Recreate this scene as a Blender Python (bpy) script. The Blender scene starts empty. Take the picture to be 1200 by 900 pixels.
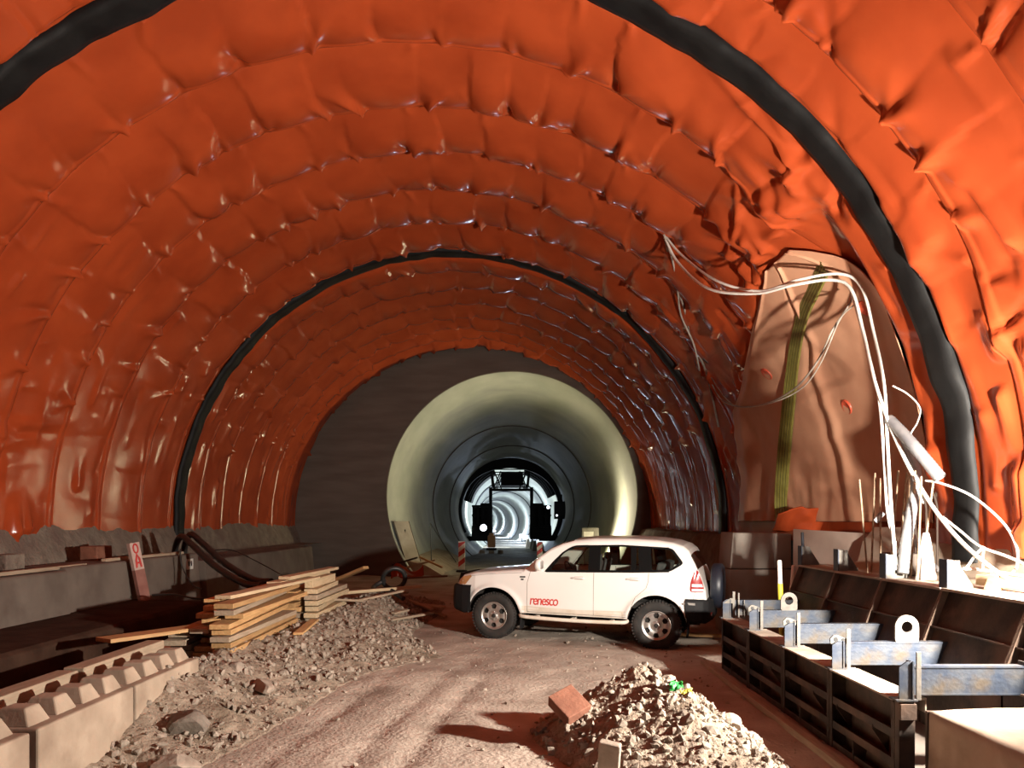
import bpy, bmesh, math, random
import numpy as np
from mathutils import Vector, Matrix, Euler, noise as mnoise
random.seed(7)
RNG = np.random.default_rng(11)
PI = math.pi
SC = bpy.context.scene
COL = SC.collection
CAM_Z = 2.07            # eye height above the road
F = 900.0               # focal length in pixels of the 1200x900 frame
HOR = 608.0             # row of the horizon

# ---------------------------------------------------------------- helpers
def at(px, py, d):
    """World point seen at pixel (px, py) at distance d along the tunnel axis."""
    return Vector(((px - 600) / F * d, d, CAM_Z - (py - HOR) / F * d))

def tag(o, label=None, cat=None, group=None, kind=None):
    if label: o['label'] = label
    if cat: o['category'] = cat
    if group: o['group'] = group
    if kind: o['kind'] = kind
    return o

def empty(name, loc, label, cat, group=None, rot=(0, 0, 0), kind=None):
    o = bpy.data.objects.new(name, None)
    COL.objects.link(o)
    o.location = loc
    o.rotation_euler = rot
    o.empty_display_size = .1
    return tag(o, label, cat, group, kind)

class MB:
    """Collects shapes and links them as one mesh object."""
    def __init__(s):
        s.v, s.f, s.sm = [], [], []
    def add(s, vs, fs, smooth=False):
        n = len(s.v)
        s.v.extend([tuple(p) for p in vs])
        for q in fs:
            s.f.append([i + n for i in q]); s.sm.append(smooth)
        return s
    def box(s, c, d, rot=None, taper=1.0):
        x, y, z = d[0] / 2, d[1] / 2, d[2] / 2
        t = taper
        vs = [(-x, -y, -z), (x, -y, -z), (x, y, -z), (-x, y, -z),
              (-x * t, -y * t, z), (x * t, -y * t, z), (x * t, y * t, z), (-x * t, y * t, z)]
        M = Euler(rot).to_matrix() if rot is not None else Matrix.Identity(3)
        vs = [M @ Vector(p) + Vector(c) for p in vs]
        return s.add(vs, [(0, 3, 2, 1), (4, 5, 6, 7), (0, 1, 5, 4), (1, 2, 6, 5), (2, 3, 7, 6), (3, 0, 4, 7)])
    def bar(s, a, b, w, h, up=(0, 0, 1)):
        """Rectangular bar from a to b."""
        a, b = Vector(a), Vector(b)
        t = (b - a); L = t.length; t.normalize()
        u = Vector(up)
        if abs(t.dot(u)) > .97: u = Vector((1, 0, 0))
        sx = t.cross(u).normalized(); sy = sx.cross(t).normalized()
        vs = []
        for p in (a, b):
            for i, j in ((-1, -1), (1, -1), (1, 1), (-1, 1)):
                vs.append(p + sx * (i * w / 2) + sy * (j * h / 2))
        return s.add(vs, [(0, 1, 2, 3), (7, 6, 5, 4), (0, 4, 5, 1), (1, 5, 6, 2), (2, 6, 7, 3), (3, 7, 4, 0)])
    def tube(s, path, r, n=8, caps=True, closed=False):
        pts = [Vector(p) for p in path]
        m = len(pts)
        rs = r if isinstance(r, (list, tuple)) else [r] * m
        vs, fs = [], []
        nrm = None
        for i in range(m):
            if closed: t = pts[(i + 1) % m] - pts[i - 1]
            else: t = pts[min(i + 1, m - 1)] - pts[max(i - 1, 0)]
            if t.length < 1e-9: t = Vector((0, 0, 1))
            t.normalize()
            if nrm is None:
                u = Vector((0, 0, 1)) if abs(t.z) < .9 else Vector((1, 0, 0))
                nrm = t.cross(u).normalized()
            nrm = (nrm - t * nrm.dot(t))
            if nrm.length < 1e-6: nrm = t.orthogonal()
            nrm.normalize()
            bi = t.cross(nrm)
            for k in range(n):
                a = 2 * PI * k / n
                vs.append(pts[i] + (nrm * math.cos(a) + bi * math.sin(a)) * rs[i])
        for i in range(m if closed else m - 1):
            j = (i + 1) % m
            for k in range(n):
                l = (k + 1) % n
                fs.append((i * n + k, i * n + l, j * n + l, j * n + k))
        s.add(vs, fs, True)
        if caps and not closed:
            s.add(vs[:n], [tuple(range(n))[::-1]]); s.add(vs[-n:], [tuple(range(n))])
        return s
    def prism(s, poly, axis, lo, hi):
        """Extrude a 2D outline along axis ('x': poly in yz, 'y': in xz, 'z': in xy)."""
        m = len(poly)
        def P(p, w):
            return (w, p[0], p[1]) if axis == 'x' else (p[0], w, p[1]) if axis == 'y' else (p[0], p[1], w)
        vs = [P(p, lo) for p in poly] + [P(p, hi) for p in poly]
        fs = [tuple(range(m)), tuple(range(2 * m - 1, m - 1, -1))]
        fs += [(i, i + m, (i + 1) % m + m, (i + 1) % m) for i in range(m)]
        return s.add(vs, fs)
    def lathe(s, prof, axis='y', n=48, c=(0, 0, 0), smooth=True, a0=0, a1=2 * PI):
        """prof: (radius, along). Revolve about an axis through c."""
        full = abs(a1 - a0 - 2 * PI) < 1e-6
        k = n if full else n + 1
        vs, fs = [], []
        for r, h in prof:
            for i in range(k):
                a = a0 + (a1 - a0) * i / n
                ca, sa = r * math.cos(a), r * math.sin(a)
                p = (ca, h, sa) if axis == 'y' else (h, ca, sa) if axis == 'x' else (ca, sa, h)
                vs.append((p[0] + c[0], p[1] + c[1], p[2] + c[2]))
        for j in range(len(prof) - 1):
            for i in range(n):
                l = (i + 1) % k if full else i + 1
                fs.append((j * k + i, j * k + l, (j + 1) * k + l, (j + 1) * k + i))
        return s.add(vs, fs, smooth)
    def build(s, name, mat, parent=None, bevel=0, fix=True, seg=2):
        me = bpy.data.meshes.new(name)
        me.from_pydata(s.v, [], s.f)
        me.polygons.foreach_set('use_smooth', s.sm)
        if fix:
            bm = bmesh.new(); bm.from_mesh(me)
            bmesh.ops.recalc_face_normals(bm, faces=bm.faces)
            bm.to_mesh(me); bm.free()
        me.materials.append(mat)
        o = bpy.data.objects.new(name, me)
        COL.objects.link(o)
        if parent is not None: o.parent = parent
        if bevel:
            b = o.modifiers.new('edge', 'BEVEL'); b.width = bevel; b.segments = seg; b.limit_method = 'ANGLE'
            b.angle_limit = math.radians(40)
        return o

def grid_object(name, P, mat, parent=None, smooth=True, flip=False, mask=None):
    """P: array (a, b, 3) of points -> quad mesh."""
    a, b = P.shape[:2]
    me = bpy.data.meshes.new(name)
    idx = np.arange(a * b).reshape(a, b)
    q = np.stack([idx[:-1, :-1], idx[:-1, 1:], idx[1:, 1:], idx[1:, :-1]], -1)
    if mask is not None:
        q = q[mask[:-1, :-1] & mask[1:, 1:] & mask[:-1, 1:] & mask[1:, :-1]]
    q = q.reshape(-1, 4)
    if flip: q = q[:, ::-1]
    V = P.reshape(-1, 3)
    if mask is not None:
        used = np.unique(q); re = np.full(len(V), -1); re[used] = np.arange(len(used)); V = V[used]; q = re[q]
    me.vertices.add(len(V)); me.vertices.foreach_set('co', V.astype(np.float32).ravel())
    me.loops.add(q.size); me.loops.foreach_set('vertex_index', q.astype(np.int32).ravel())
    me.polygons.add(len(q)); me.polygons.foreach_set('loop_start', np.arange(0, q.size, 4, dtype=np.int32))
    me.update(calc_edges=True); me.validate()
    me.polygons.foreach_set('use_smooth', [smooth] * len(me.polygons))
    me.materials.append(mat)
    o = bpy.data.objects.new(name, me); COL.objects.link(o)
    if parent is not None: o.parent = parent
    return o

def smooth_path(pts, n=8):
    """Catmull-Rom through pts."""
    p = [Vector(q) for q in pts]
    p = [p[0] * 2 - p[1]] + p + [p[-1] * 2 - p[-2]]
    out = []
    for i in range(1, len(p) - 2):
        for k in range(n):
            t = k / n
            a, b, c, d = p[i - 1], p[i], p[i + 1], p[i + 2]
            out.append(.5 * ((2 * b) + (c - a) * t + (2 * a - 5 * b + 4 * c - d) * t * t + (3 * b - a - 3 * c + d) * t ** 3))
    out.append(p[-2])
    return out

def vnoise(x, y, seed=0):
    """Smooth 2D value noise, about -1..1, for numpy arrays."""
    r = np.random.default_rng(seed).uniform(-1, 1, (64, 64))
    xi, yi = np.floor(x).astype(int), np.floor(y).astype(int)
    fx, fy = x - xi, y - yi
    fx = fx * fx * (3 - 2 * fx); fy = fy * fy * (3 - 2 * fy)
    g = lambda i, j: r[(xi + i) % 64, (yi + j) % 64]
    return (g(0, 0) * (1 - fx) + g(1, 0) * fx) * (1 - fy) + (g(0, 1) * (1 - fx) + g(1, 1) * fx) * fy

def fbm(x, y, seed=0, o=4):
    t = 0; a = 1.0
    for k in range(o):
        t = t + a * vnoise(x * 2 ** k + 13.7 * k, y * 2 ** k + 5.1 * k, seed + k); a *= .5
    return t

def sstep(a, b, x):
    t = np.clip((x - a) / (b - a), 0, 1)
    return t * t * (3 - 2 * t)

# ---------------------------------------------------------------- materials
def mat(name, base, rough=.6, metal=0, c2=None, scale=4, detail=6, bump=0, bscale=20, bdist=.02, coat=0, rough2=None,
        stretch=None, c3=None, s3=1.2, contrast=(.35, .65), spec=.5, per_object=0, ngen=None):
    m = bpy.data.materials.new(name); m.use_nodes = True
    nt = m.node_tree; N = nt.nodes; L = nt.links
    b = N['Principled BSDF']
    b.inputs['Base Color'].default_value = (*base, 1)
    b.inputs['Roughness'].default_value = rough
    b.inputs['Metallic'].default_value = metal
    b.inputs['Specular IOR Level'].default_value = spec
    if coat:
        b.inputs['Coat Weight'].default_value = coat; b.inputs['Coat Roughness'].default_value = .12
    tc = N.new('ShaderNodeTexCoord'); mp = N.new('ShaderNodeMapping')
    L.new(tc.outputs['Object'], mp.inputs['Vector'])
    if stretch: mp.inputs['Scale'].default_value = stretch
    src = None
    if c2 is not None:
        n = N.new('ShaderNodeTexNoise'); n.inputs['Scale'].default_value = scale; n.inputs['Detail'].default_value = detail
        L.new(mp.outputs[0], n.inputs['Vector'])
        r = N.new('ShaderNodeValToRGB')
        r.color_ramp.elements[0].position = contrast[0]; r.color_ramp.elements[1].position = contrast[1]
        r.color_ramp.elements[0].color = (*base, 1); r.color_ramp.elements[1].color = (*c2, 1)
        L.new(n.outputs['Fac'], r.inputs['Fac'])
        src = r.outputs['Color']
        if c3 is not None:
            n3 = N.new('ShaderNodeTexNoise'); n3.inputs['Scale'].default_value = s3; n3.inputs['Detail'].default_value = 8
            L.new(tc.outputs['Object'], n3.inputs['Vector'])
            r3 = N.new('ShaderNodeValToRGB'); r3.color_ramp.elements[0].position = .5; r3.color_ramp.elements[1].position = .68
            L.new(n3.outputs['Fac'], r3.inputs['Fac'])
            mx = N.new('ShaderNodeMix'); mx.data_type = 'RGBA'
            L.new(r3.outputs['Color'], mx.inputs['Factor']); L.new(src, mx.inputs['A']); mx.inputs['B'].default_value = (*c3, 1)
            src = mx.outputs['Result']
        if rough2 is not None:
            mr = N.new('ShaderNodeMapRange'); mr.inputs['To Min'].default_value = rough; mr.inputs['To Max'].default_value = rough2
            L.new(n.outputs['Fac'], mr.inputs['Value']); L.new(mr.outputs[0], b.inputs['Roughness'])
    if per_object:
        oi = N.new('ShaderNodeObjectInfo'); hs = N.new('ShaderNodeHueSaturation')
        mr = N.new('ShaderNodeMapRange'); mr.inputs['To Min'].default_value = 1 - per_object; mr.inputs['To Max'].default_value = 1 + per_object * .6
        L.new(oi.outputs['Random'], mr.inputs['Value']); L.new(mr.outputs[0], hs.inputs['Value'])
        if src: L.new(src, hs.inputs['Color'])
        else: hs.inputs['Color'].default_value = (*base, 1)
        src = hs.outputs['Color']
    if src: L.new(src, b.inputs['Base Color'])
    if bump:
        n = N.new('ShaderNodeTexNoise'); n.inputs['Scale'].default_value = bscale; n.inputs['Detail'].default_value = 8
        L.new(mp.outputs[0], n.inputs['Vector'])
        bp = N.new('ShaderNodeBump'); bp.inputs['Strength'].default_value = bump; bp.inputs['Distance'].default_value = bdist
        L.new(n.outputs['Fac'], bp.inputs['Height']); L.new(bp.outputs[0], b.inputs['Normal'])
    return m

def emis(name, col, strength):
    m = bpy.data.materials.new(name); m.use_nodes = True
    b = m.node_tree.nodes['Principled BSDF']
    b.inputs['Base Color'].default_value = (*col, 1)
    b.inputs['Emission Color'].default_value = (*col, 1); b.inputs['Emission Strength'].default_value = strength
    return m

def glass(name, tint, refl=.9):
    m = bpy.data.materials.new(name); m.use_nodes = True
    nt = m.node_tree; N = nt.nodes; L = nt.links
    N.remove(N['Principled BSDF'])
    t = N.new('ShaderNodeBsdfTransparent'); t.inputs[0].default_value = (*tint, 1)
    g = N.new('ShaderNodeBsdfGlossy'); g.inputs['Roughness'].default_value = .04
    f = N.new('ShaderNodeFresnel'); f.inputs[0].default_value = 1.5
    mx = N.new('ShaderNodeMixShader')
    L.new(f.outputs[0], mx.inputs[0]); L.new(t.outputs[0], mx.inputs[1]); L.new(g.outputs[0], mx.inputs[2])
    L.new(mx.outputs[0], N['Material Output'].inputs['Surface'])
    return m

M = {}
M['membrane'] = mat('membrane', (.31, .048, .014), .13, c2=(.39, .064, .018), scale=1.3, bump=.05, bscale=5, bdist=.02, rough2=.27, spec=.33)
M['tan_sheet'] = mat('tan_sheet', (.50, .25, .15), .42, c2=(.58, .31, .19), scale=1.5, bump=.12, bscale=9, bdist=.02)
M['disc'] = mat('disc', (.62, .10, .05), .35, c2=(.5, .08, .04), scale=20)
M['rubber'] = mat('rubber', (.004, .004, .0042), .6, c2=(.009, .009, .009), scale=3, bump=.3, bscale=7, bdist=.02, spec=.25)
M['waterstop'] = mat('waterstop', (.17, .15, .03), .45, c2=(.22, .20, .05), scale=8)
M['waterstop_dark'] = mat('waterstop_dark', (.05, .045, .012), .5)
M['concrete'] = mat('concrete', (.30, .26, .22), .85, c2=(.38, .34, .29), scale=2.2, bump=.35, bscale=24, bdist=.01, c3=(.22, .18, .15), s3=1.1)
M['concrete_warm'] = mat('concrete_warm', (.34, .265, .195), .88, c2=(.43, .34, .255), scale=3, bump=.3, bscale=30, bdist=.01, c3=(.26, .195, .14), s3=2)
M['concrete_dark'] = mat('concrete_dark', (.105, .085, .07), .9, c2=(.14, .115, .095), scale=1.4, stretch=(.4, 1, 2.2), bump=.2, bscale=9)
M['kerb'] = mat('kerb', (.115, .09, .072), .88, c2=(.165, .135, .11), scale=1.6, bump=.3, bscale=22, bdist=.01, c3=(.08, .058, .045), s3=.9)  # concrete darkened so the colour carries the shade on the left side
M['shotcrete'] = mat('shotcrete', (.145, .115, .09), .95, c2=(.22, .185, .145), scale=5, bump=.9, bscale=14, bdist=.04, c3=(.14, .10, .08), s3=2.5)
M['lining'] = mat('lining', (.37, .385, .32), .7, c2=(.47, .48, .41), scale=.8, stretch=(1, .35, 1), bump=.12, bscale=4, bdist=.02, c3=(.33, .33, .30), s3=.35)
M['soil'] = mat('soil', (.35, .285, .23), .95, c2=(.46, .38, .31), scale=1.6, bump=.7, bscale=22, bdist=.03, c3=(.26, .20, .155), s3=.9)
M['rubble'] = mat('rubble', (.22, .17, .125), .95, c2=(.33, .265, .20), scale=9, bump=.9, bscale=26, bdist=.03, c3=(.15, .11, .075), s3=3)
M['stone'] = mat('stone', (.22, .175, .135), .92, c2=(.46, .385, .31), scale=5, contrast=(.3, .7), bump=.5, bscale=24, bdist=.02, per_object=.2)
M['stone_dark'] = mat('stone_dark', (.12, .095, .07), .92, c2=(.19, .155, .125), scale=6, bump=.5, bscale=24, bdist=.02)
M['brick'] = mat('brick', (.17, .065, .038), .85, c2=(.24, .10, .06), scale=9, bump=.3, bscale=40)
M['wood'] = mat('wood', (.46, .26, .105), .7, c2=(.60, .37, .165), scale=5, stretch=(7, .6, 7), bump=.15, bscale=12, per_object=.28)
M['wood_pale'] = mat('wood_pale', (.52, .39, .23), .75, c2=(.64, .50, .32), scale=5, stretch=(7, .6, 7), bump=.15, bscale=12, per_object=.15)
M['wood_grey'] = mat('wood_grey', (.33, .25, .17), .85, c2=(.44, .34, .24), scale=5, stretch=(7, .6, 7), bump=.2, bscale=12, per_object=.2)
M['steel_dark'] = mat('steel_dark', (.03, .022, .017), .7, metal=.2, c2=(.07, .046, .032), scale=5, bump=.2, bscale=30, c3=(.12, .07, .045), s3=2.2)
M['steel_dusty'] = mat('steel_dusty', (.26, .20, .15), .8, metal=.1, c2=(.36, .29, .23), scale=6, bump=.2, bscale=30)
M['steel_blue'] = mat('steel_blue', (.020, .031, .054), .6, metal=.2, c2=(.052, .058, .068), scale=7, bump=.2, bscale=24, c3=(.062, .05, .038), s3=5)
M['steel_pale'] = mat('steel_pale', (.16, .145, .125), .6, metal=.2, c2=(.11, .10, .085), scale=10, bump=.15, bscale=30)
M['rebar'] = mat('rebar', (.42, .32, .21), .7, metal=.3, c2=(.30, .2, .13), scale=14)
M['rebar_dark'] = mat('rebar_dark', (.06, .04, .03), .8, metal=.3)
M['cable_white'] = mat('cable_white', (.78, .76, .70), .45, c2=(.66, .63, .56), scale=12)
M['cable_grey'] = mat('cable_grey', (.36, .32, .27), .6, c2=(.26, .22, .18), scale=9)
M['conduit'] = mat('conduit', (.17, .17, .18), .5, c2=(.23, .23, .23), scale=10)
M['hose'] = mat('hose', (.016, .016, .015), .4, c2=(.03, .03, .028), scale=5)
M['white_paint'] = mat('white_paint', (.80, .77, .72), .5)
M['tag_white'] = mat('tag_white', (.7, .7, .66), .6)
M['red_paint'] = mat('red_paint', (.55, .035, .03), .5)
M['black'] = mat('black', (.01, .01, .01), .6)
M['yellow'] = mat('yellow', (.62, .56, .05), .45)
M['orange_paint'] = mat('orange_paint', (.65, .30, .10), .5)
M['gantry'] = mat('gantry', (.008, .008, .009), .8, spec=.2)
M['white_glow'] = emis('white_glow', (.85, .93, 1.0), 3)
M['warm_glow'] = emis('warm_glow', (1.0, .9, .65), 60)
M['amber_glow'] = emis('amber_glow', (1.0, .25, .03), 8)
# ---------------------------------------------------------------- the vault
R0, XC, ZC = 6.5, -1.44, 1.92
Y_END = 27.9
def wall_pt(a, r, y): return (XC + r * np.cos(a), y, ZC + r * np.sin(a))

NY0 = 9.15
def niche(zz, y):
    """How far the vault steps outwards at the niche on the right-hand side."""
    A = np.interp(zz, [1.0, 3.6, 4.6, 5.4, 6.0], [.55, .55, .48, .30, 0])
    ye = np.interp(zz, [1.0, 2.2, 3.3, 4.3, 5.2, 5.9, 6.1], [17.0, 16.9, 16.5, 15.8, 13.3, 11.0, 9.5])
    yp = NY0 + .22 * (ye - NY0)
    up = sstep(NY0, 1, 0) * 0 + np.clip((y - NY0) / np.maximum(yp - NY0, .05), 0, 1)
    up = up * (2 - up)
    dn = np.clip((ye - y) / np.maximum(ye - yp, .05), 0, 1)
    dn = dn * dn * (3 - 2 * dn) * .35 + dn * .65
    return A * np.minimum(up, dn), ye, yp

def vault_r(a, y):
    """Smooth vault radius (without folds)."""
    zz = ZC + R0 * np.sin(a)
    k = np.where(np.cos(a) > 0, 1.0, 0.0)
    return R0 + niche(zz, y)[0] * k

def hit(px, py, off=0.0):
    """Point of the smooth vault that the ray through (px, py) meets."""
    last = 3.0
    for i in range(600):
        d = 3.0 + i * .05
        p = at(px, py, d)
        a = math.atan2(p.z - ZC, p.x - XC)
        r = math.hypot(p.z - ZC, p.x - XC)
        if r > float(vault_r(np.float64(a), np.float64(d))) - off:
            return p
    return at(px, py, 27)

BANDS = [(8.22, 8.66), (17.95, 18.4)]
SEAMS = [-5, -3.4, -1.8, -.2, 1.4, 3.0, 4.55, 6.05, 7.45, 8.7, 10.2, 11.75, 13.2, 14.75, 16.4, 17.9, 19.5, 21.0, 22.5, 24.0, 25.4, 26.7, 27.95]
Y0 = -5.0
ys = list(np.arange(Y0, 2, .2)) + list(np.arange(2, 12, .045)) + list(np.arange(12, Y_END, .06)) + [Y_END]
for s in SEAMS:
    for d in (-.16, -.13, -.1, -.03, -.015, 0, .015, .03, .08, .11): ys.append(s + d)
for b0, b1 in BANDS: ys += [b0, b1]
ys = np.array(sorted(y for y in ys if Y0 <= y <= Y_END))
ys = ys[np.concatenate([[True], np.diff(ys) > .008])]
NS = 520
t = np.linspace(0, 1, NS)
YY, TT = np.meshgrid(ys, t, indexing='ij')
abot_r = -.045 + .012 * vnoise(YY * 1.3, YY * 0, 5)
abot_l = PI + .045 + .022 * vnoise(YY * 1.6, YY * 0 + 3, 6) + .012 * vnoise(YY * 5, YY * 0 + 3, 8)
AA = abot_r + (abot_l - abot_r) * TT
SS = R0 * AA
H = np.zeros_like(AA)      # inward sag
ELEV = np.sin(AA)
ZZ = ZC + R0 * ELEV
RIGHT = np.cos(AA) > 0
NM = np.where(RIGHT, sstep(.02, .25, niche(ZZ, YY)[0]), 0)     # inside the niche
def ridge(s0, y0, dirx, diry, length, width, amp, curve=0, spread=0.0):
    """A fold that starts at (s0, y0) and runs along (dirx=ds, diry=dy)."""
    L = math.hypot(dirx, diry); dx, dy = dirx / L, diry / L
    ext = length + 4 * width + abs(curve) * length ** 2
    i0, i1 = np.searchsorted(ys, [y0 - ext, y0 + ext])
    a_lo, a_hi = (s0 - ext) / R0, (s0 + ext) / R0
    j0 = int(max(0, (a_lo + .08) / (PI + .16) * NS - 8)); j1 = int(min(NS, (a_hi + .08) / (PI + .16) * NS + 8))
    if i1 <= i0 or j1 <= j0: return
    s = SS[i0:i1, j0:j1] - s0; y = YY[i0:i1, j0:j1] - y0
    q = s * dx + y * dy
    lat = -s * dy + y * dx - curve * q * q
    u = np.clip(q / length, -.15, 1.0)
    w = width * (1 + spread * np.clip(u, 0, 1))
    tp = np.where(u < 0, 1 + u / .15, (1 - u) ** 1.2) * (q < length) * (q > -.15 * length)
    H[i0:i1, j0:j1] += amp * np.exp(-(lat / w) ** 2) * tp

rr = random.Random(3)
for k in range(len(SEAMS) - 1):
    y_a, y_b = SEAMS[k], SEAMS[k + 1]
    rows = np.where((ys >= y_a) & (ys < y_b))[0]
    if len(rows) == 0: continue
    sl = slice(rows[0], rows[-1] + 1)
    u = (YY[sl] - y_a) / (y_b - y_a)
    # pins along the arc
    pins = [-1.0]
    while pins[-1] < R0 * PI + 1.5: pins.append(pins[-1] + rr.uniform(.5, 1.0))
    pins = np.array(pins)
    sk = rr.uniform(-.15, .15)
    S = SS[sl] + sk * (u - .2) + .12 * vnoise(SS[sl] * .9, YY[sl] * 1.1, 40 + k)
    j = np.clip(np.searchsorted(pins, S) - 1, 0, len(pins) - 2)
    v = (S - pins[j]) / (pins[j + 1] - pins[j])
    top = np.clip(ELEV[sl], 0, 1)
    amp_c = np.array([rr.uniform(.5, 1.35) for _ in pins])[j]
    cell = 1 - np.abs(2 * v - 1) ** 2.4 * sstep(.15, 1.0, u) * .8
    uprof = np.sin(PI * np.clip(u, 0, 1) ** 1.35) ** .6
    near = .35 + .65 * np.clip(u * 1.15, 0, 1)                 # fuller towards the far seam
    wall_fade = .35 + .65 * sstep(.25, .7, top)
    H[sl] += (.085 + .14 * top) * uprof * near * (.35 + .65 * cell * amp_c) * wall_fade
    # folds that start at the pins of the far seam (y_b) and at the near seam
    for s0 in pins:
        a0 = s0 / R0
        if not -.1 < a0 < PI + .1: continue
        e = math.sin(a0)
        if e > .3:
            for _ in range(2):
                ridge(s0 + rr.uniform(-.08, .08), y_b - .12, rr.uniform(-.55, .55), -1, rr.uniform(.4, .95), rr.uniform(.03, .06),
                      rr.uniform(.03, .10) * (1 if rr.random() < .75 else -.7), rr.uniform(-.35, .35), 1.6)
            if rr.random() < .6:
                ridge(s0 + rr.uniform(-.1, .1), y_a + .08, rr.uniform(-.6, .6), 1, rr.uniform(.25, .6), rr.uniform(.03, .05),
                      rr.uniform(.02, .045), rr.uniform(-.4, .4), 1.2)
        if e < .62:
            for _ in range(2):
                ridge(s0 + rr.uniform(-.4, .4), rr.uniform(y_a + .2, y_b - .15), (1 if rr.random() < .5 else -1), rr.uniform(-.16, .16),
                      rr.uniform(.4, 1.4), rr.uniform(.05, .11), rr.uniform(-.035, .05), rr.uniform(-.08, .08), .6)
# overlap flaps and weld lines
for s in SEAMS:
    d = YY - s
    H += .022 * sstep(-.16, -.12, d) * (1 - sstep(-.01, .02, d))
    H -= .03 * np.exp(-(d / .014) ** 2)
# gathered folds on the left wall and around the head of the niche
for i in range(26):
    yc = rr.uniform(8.6, 12.2); zc = rr.uniform(2.75, 3.75)
    s0 = R0 * (PI - math.asin((zc - ZC) / R0))
    ridge(s0, yc, rr.uniform(-.25, .25), 1, rr.uniform(.5, 1.7), rr.uniform(.04, .09), rr.uniform(-.06, .10), rr.uniform(-.1, .1), .5)
for i in range(10):
    yc = rr.uniform(8.8, 12.8); s0 = R0 * (PI - math.asin((rr.uniform(1.7, 2.5) - ZC) / R0))
    ridge(s0, yc, -1, rr.uniform(-.2, .2), rr.uniform(.5, 1.1), rr.uniform(.06, .13), rr.uniform(.05, .12), rr.uniform(-.1, .1), .3)
s_top = R0 * math.asin((6.0 - ZC) / R0)
for i in range(34):
    ang = rr.uniform(-1.25, 1.35)
    ridge(s_top + rr.uniform(-.5, .5), 9.7 + rr.uniform(-.9, 2.4), math.cos(ang) * rr.choice((1, 1, 1, -.4)), math.sin(ang), rr.uniform(.6, 2.0), rr.uniform(.05, .12),
          rr.uniform(.04, .11) * rr.choice((1, 1, -1)), rr.uniform(-.15, .15), .9)
for i in range(40):                                             # slack sheet between the niche and the far band
    yc = rr.uniform(12.5, 17.5); zc = rr.uniform(3.0, 6.3)
    s0 = R0 * math.asin(min(.95, (zc - ZC) / R0))
    ridge(s0, yc, rr.choice((1, -1)), rr.uniform(-.7, .7), rr.uniform(.4, 1.3), rr.uniform(.04, .1), rr.uniform(-.07, .12), rr.uniform(-.3, .3), .8)
for i in range(26):                                             # hanging folds on the right wall beside the near band
    yc = rr.uniform(5.0, 9.3); s0 = R0 * math.asin((rr.uniform(1.9, 5.2) - ZC) / R0)
    ridge(s0, yc, rr.choice((1, -1)), rr.uniform(-.25, .25), rr.uniform(.6, 1.8), rr.uniform(.06, .15), rr.uniform(.05, .13), rr.uniform(-.1, .1), .7)
H += .03 * fbm(SS * .55, YY * .5, 70, 3)
for b0, b1 in BANDS:
    H *= 1 - .75 * sstep(b0 - .12, b0, YY) * (1 - sstep(b1, b1 + .12, YY))
INS = np.where(RIGHT, sstep(NY0, NY0 + .3, YY) * (1 - sstep(-.12, .12, YY - niche(ZZ, YY)[1])) * (1 - sstep(5.8, 6.05, ZZ)), 0)
H *= 1 - .85 * np.maximum(NM, INS)
RR = np.where(RIGHT, vault_r(AA, YY), R0) - H
x, y, z = wall_pt(AA, RR, YY)
vault = grid_object('ceiling', np.stack([x, YY, z], -1), M['membrane'])
tag(vault, 'glossy orange waterproofing membrane lining the whole tunnel vault in sagging welded sheets', 'ceiling', kind='structure')

# black rings over the membrane
def band(name, y0, y1, label, seed):
    n = 420
    aa = np.linspace(-.05, PI + .05, n)
    prof = [(0, .0), (.02, .05), (.25, .075), (.5, .07), (.75, .075), (.98, .05), (1, .0)]
    P = np.zeros((n, len(prof), 3))
    wob = .03 * vnoise(aa * 9, aa * 0, seed) + .012 * vnoise(aa * 30, aa * 0, seed + 1)
    sag = .035 * np.abs(vnoise(aa * 7, aa * 0 + 9, seed + 2)) + .012 * vnoise(aa * 26, aa * 0 + 4, seed + 3)
    wd = 1 + .10 * vnoise(aa * 11, aa * 0 + 2, seed + 5)
    for j, (u, h) in enumerate(prof):
        yy = (y0 + y1) / 2 + (u - .5) * (y1 - y0) * wd + wob
        r = R0 - h - sag * (1 if 0 < u < 1 else .4) - .03
        px, _, pz = wall_pt(aa, r, yy)
        P[:, j, 0], P[:, j, 1], P[:, j, 2] = px, yy, pz
    tag(grid_object(name, P, M['rubber']), label, 'tunnel ring', kind='structure')
band('trim_1', *BANDS[0], 'wide black rubber ring around the orange vault, nearest the viewer', 100)
band('trim_2', *BANDS[1], 'black rubber ring around the orange vault just beyond the car', 120)

# ---------------------------------------------------------------- tan sheet over the niche
def niche_pt(z, y, off=0.0):
    a = np.arcsin(np.clip((z - ZC) / R0, -1, .99))
    r = vault_r(a, y) - off
    return np.stack(np.broadcast_arrays(*wall_pt(a, r, y)), -1)
nz, ny = 150, 170
zz = np.linspace(2.02, 5.76, nz)
uu = np.linspace(0, 1, ny)
ZG, UG = np.meshgrid(zz, uu, indexing='ij')
_, YE, YP = niche(ZG, ZG * 0 + 10)
YS = np.interp(ZG, [2, 4.2, 4.7, 5.2, 5.6, 5.93], [9.3, 9.3, 9.4, 9.85, 10.3, 10.8])
edge = .10 * vnoise(ZG * 2.1, ZG * 0, 31) + .05 * vnoise(ZG * 6, ZG * 0, 33)
YG = YS + (YE - .05 + edge - YS) * UG
fold = .045 * np.exp(-((UG - .42 - .03 * (ZG - 3)) / .018) ** 2) - .03 * np.exp(-((UG - .46 - .03 * (ZG - 3)) / .02) ** 2)
fold += .03 * np.exp(-((UG - .93) / .03) ** 2) + .025 * np.exp(-((UG - .22 + .04 * (ZG - 3)) / .016) ** 2)
low = 1 - sstep(2.0, 3.4, ZG)
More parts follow.
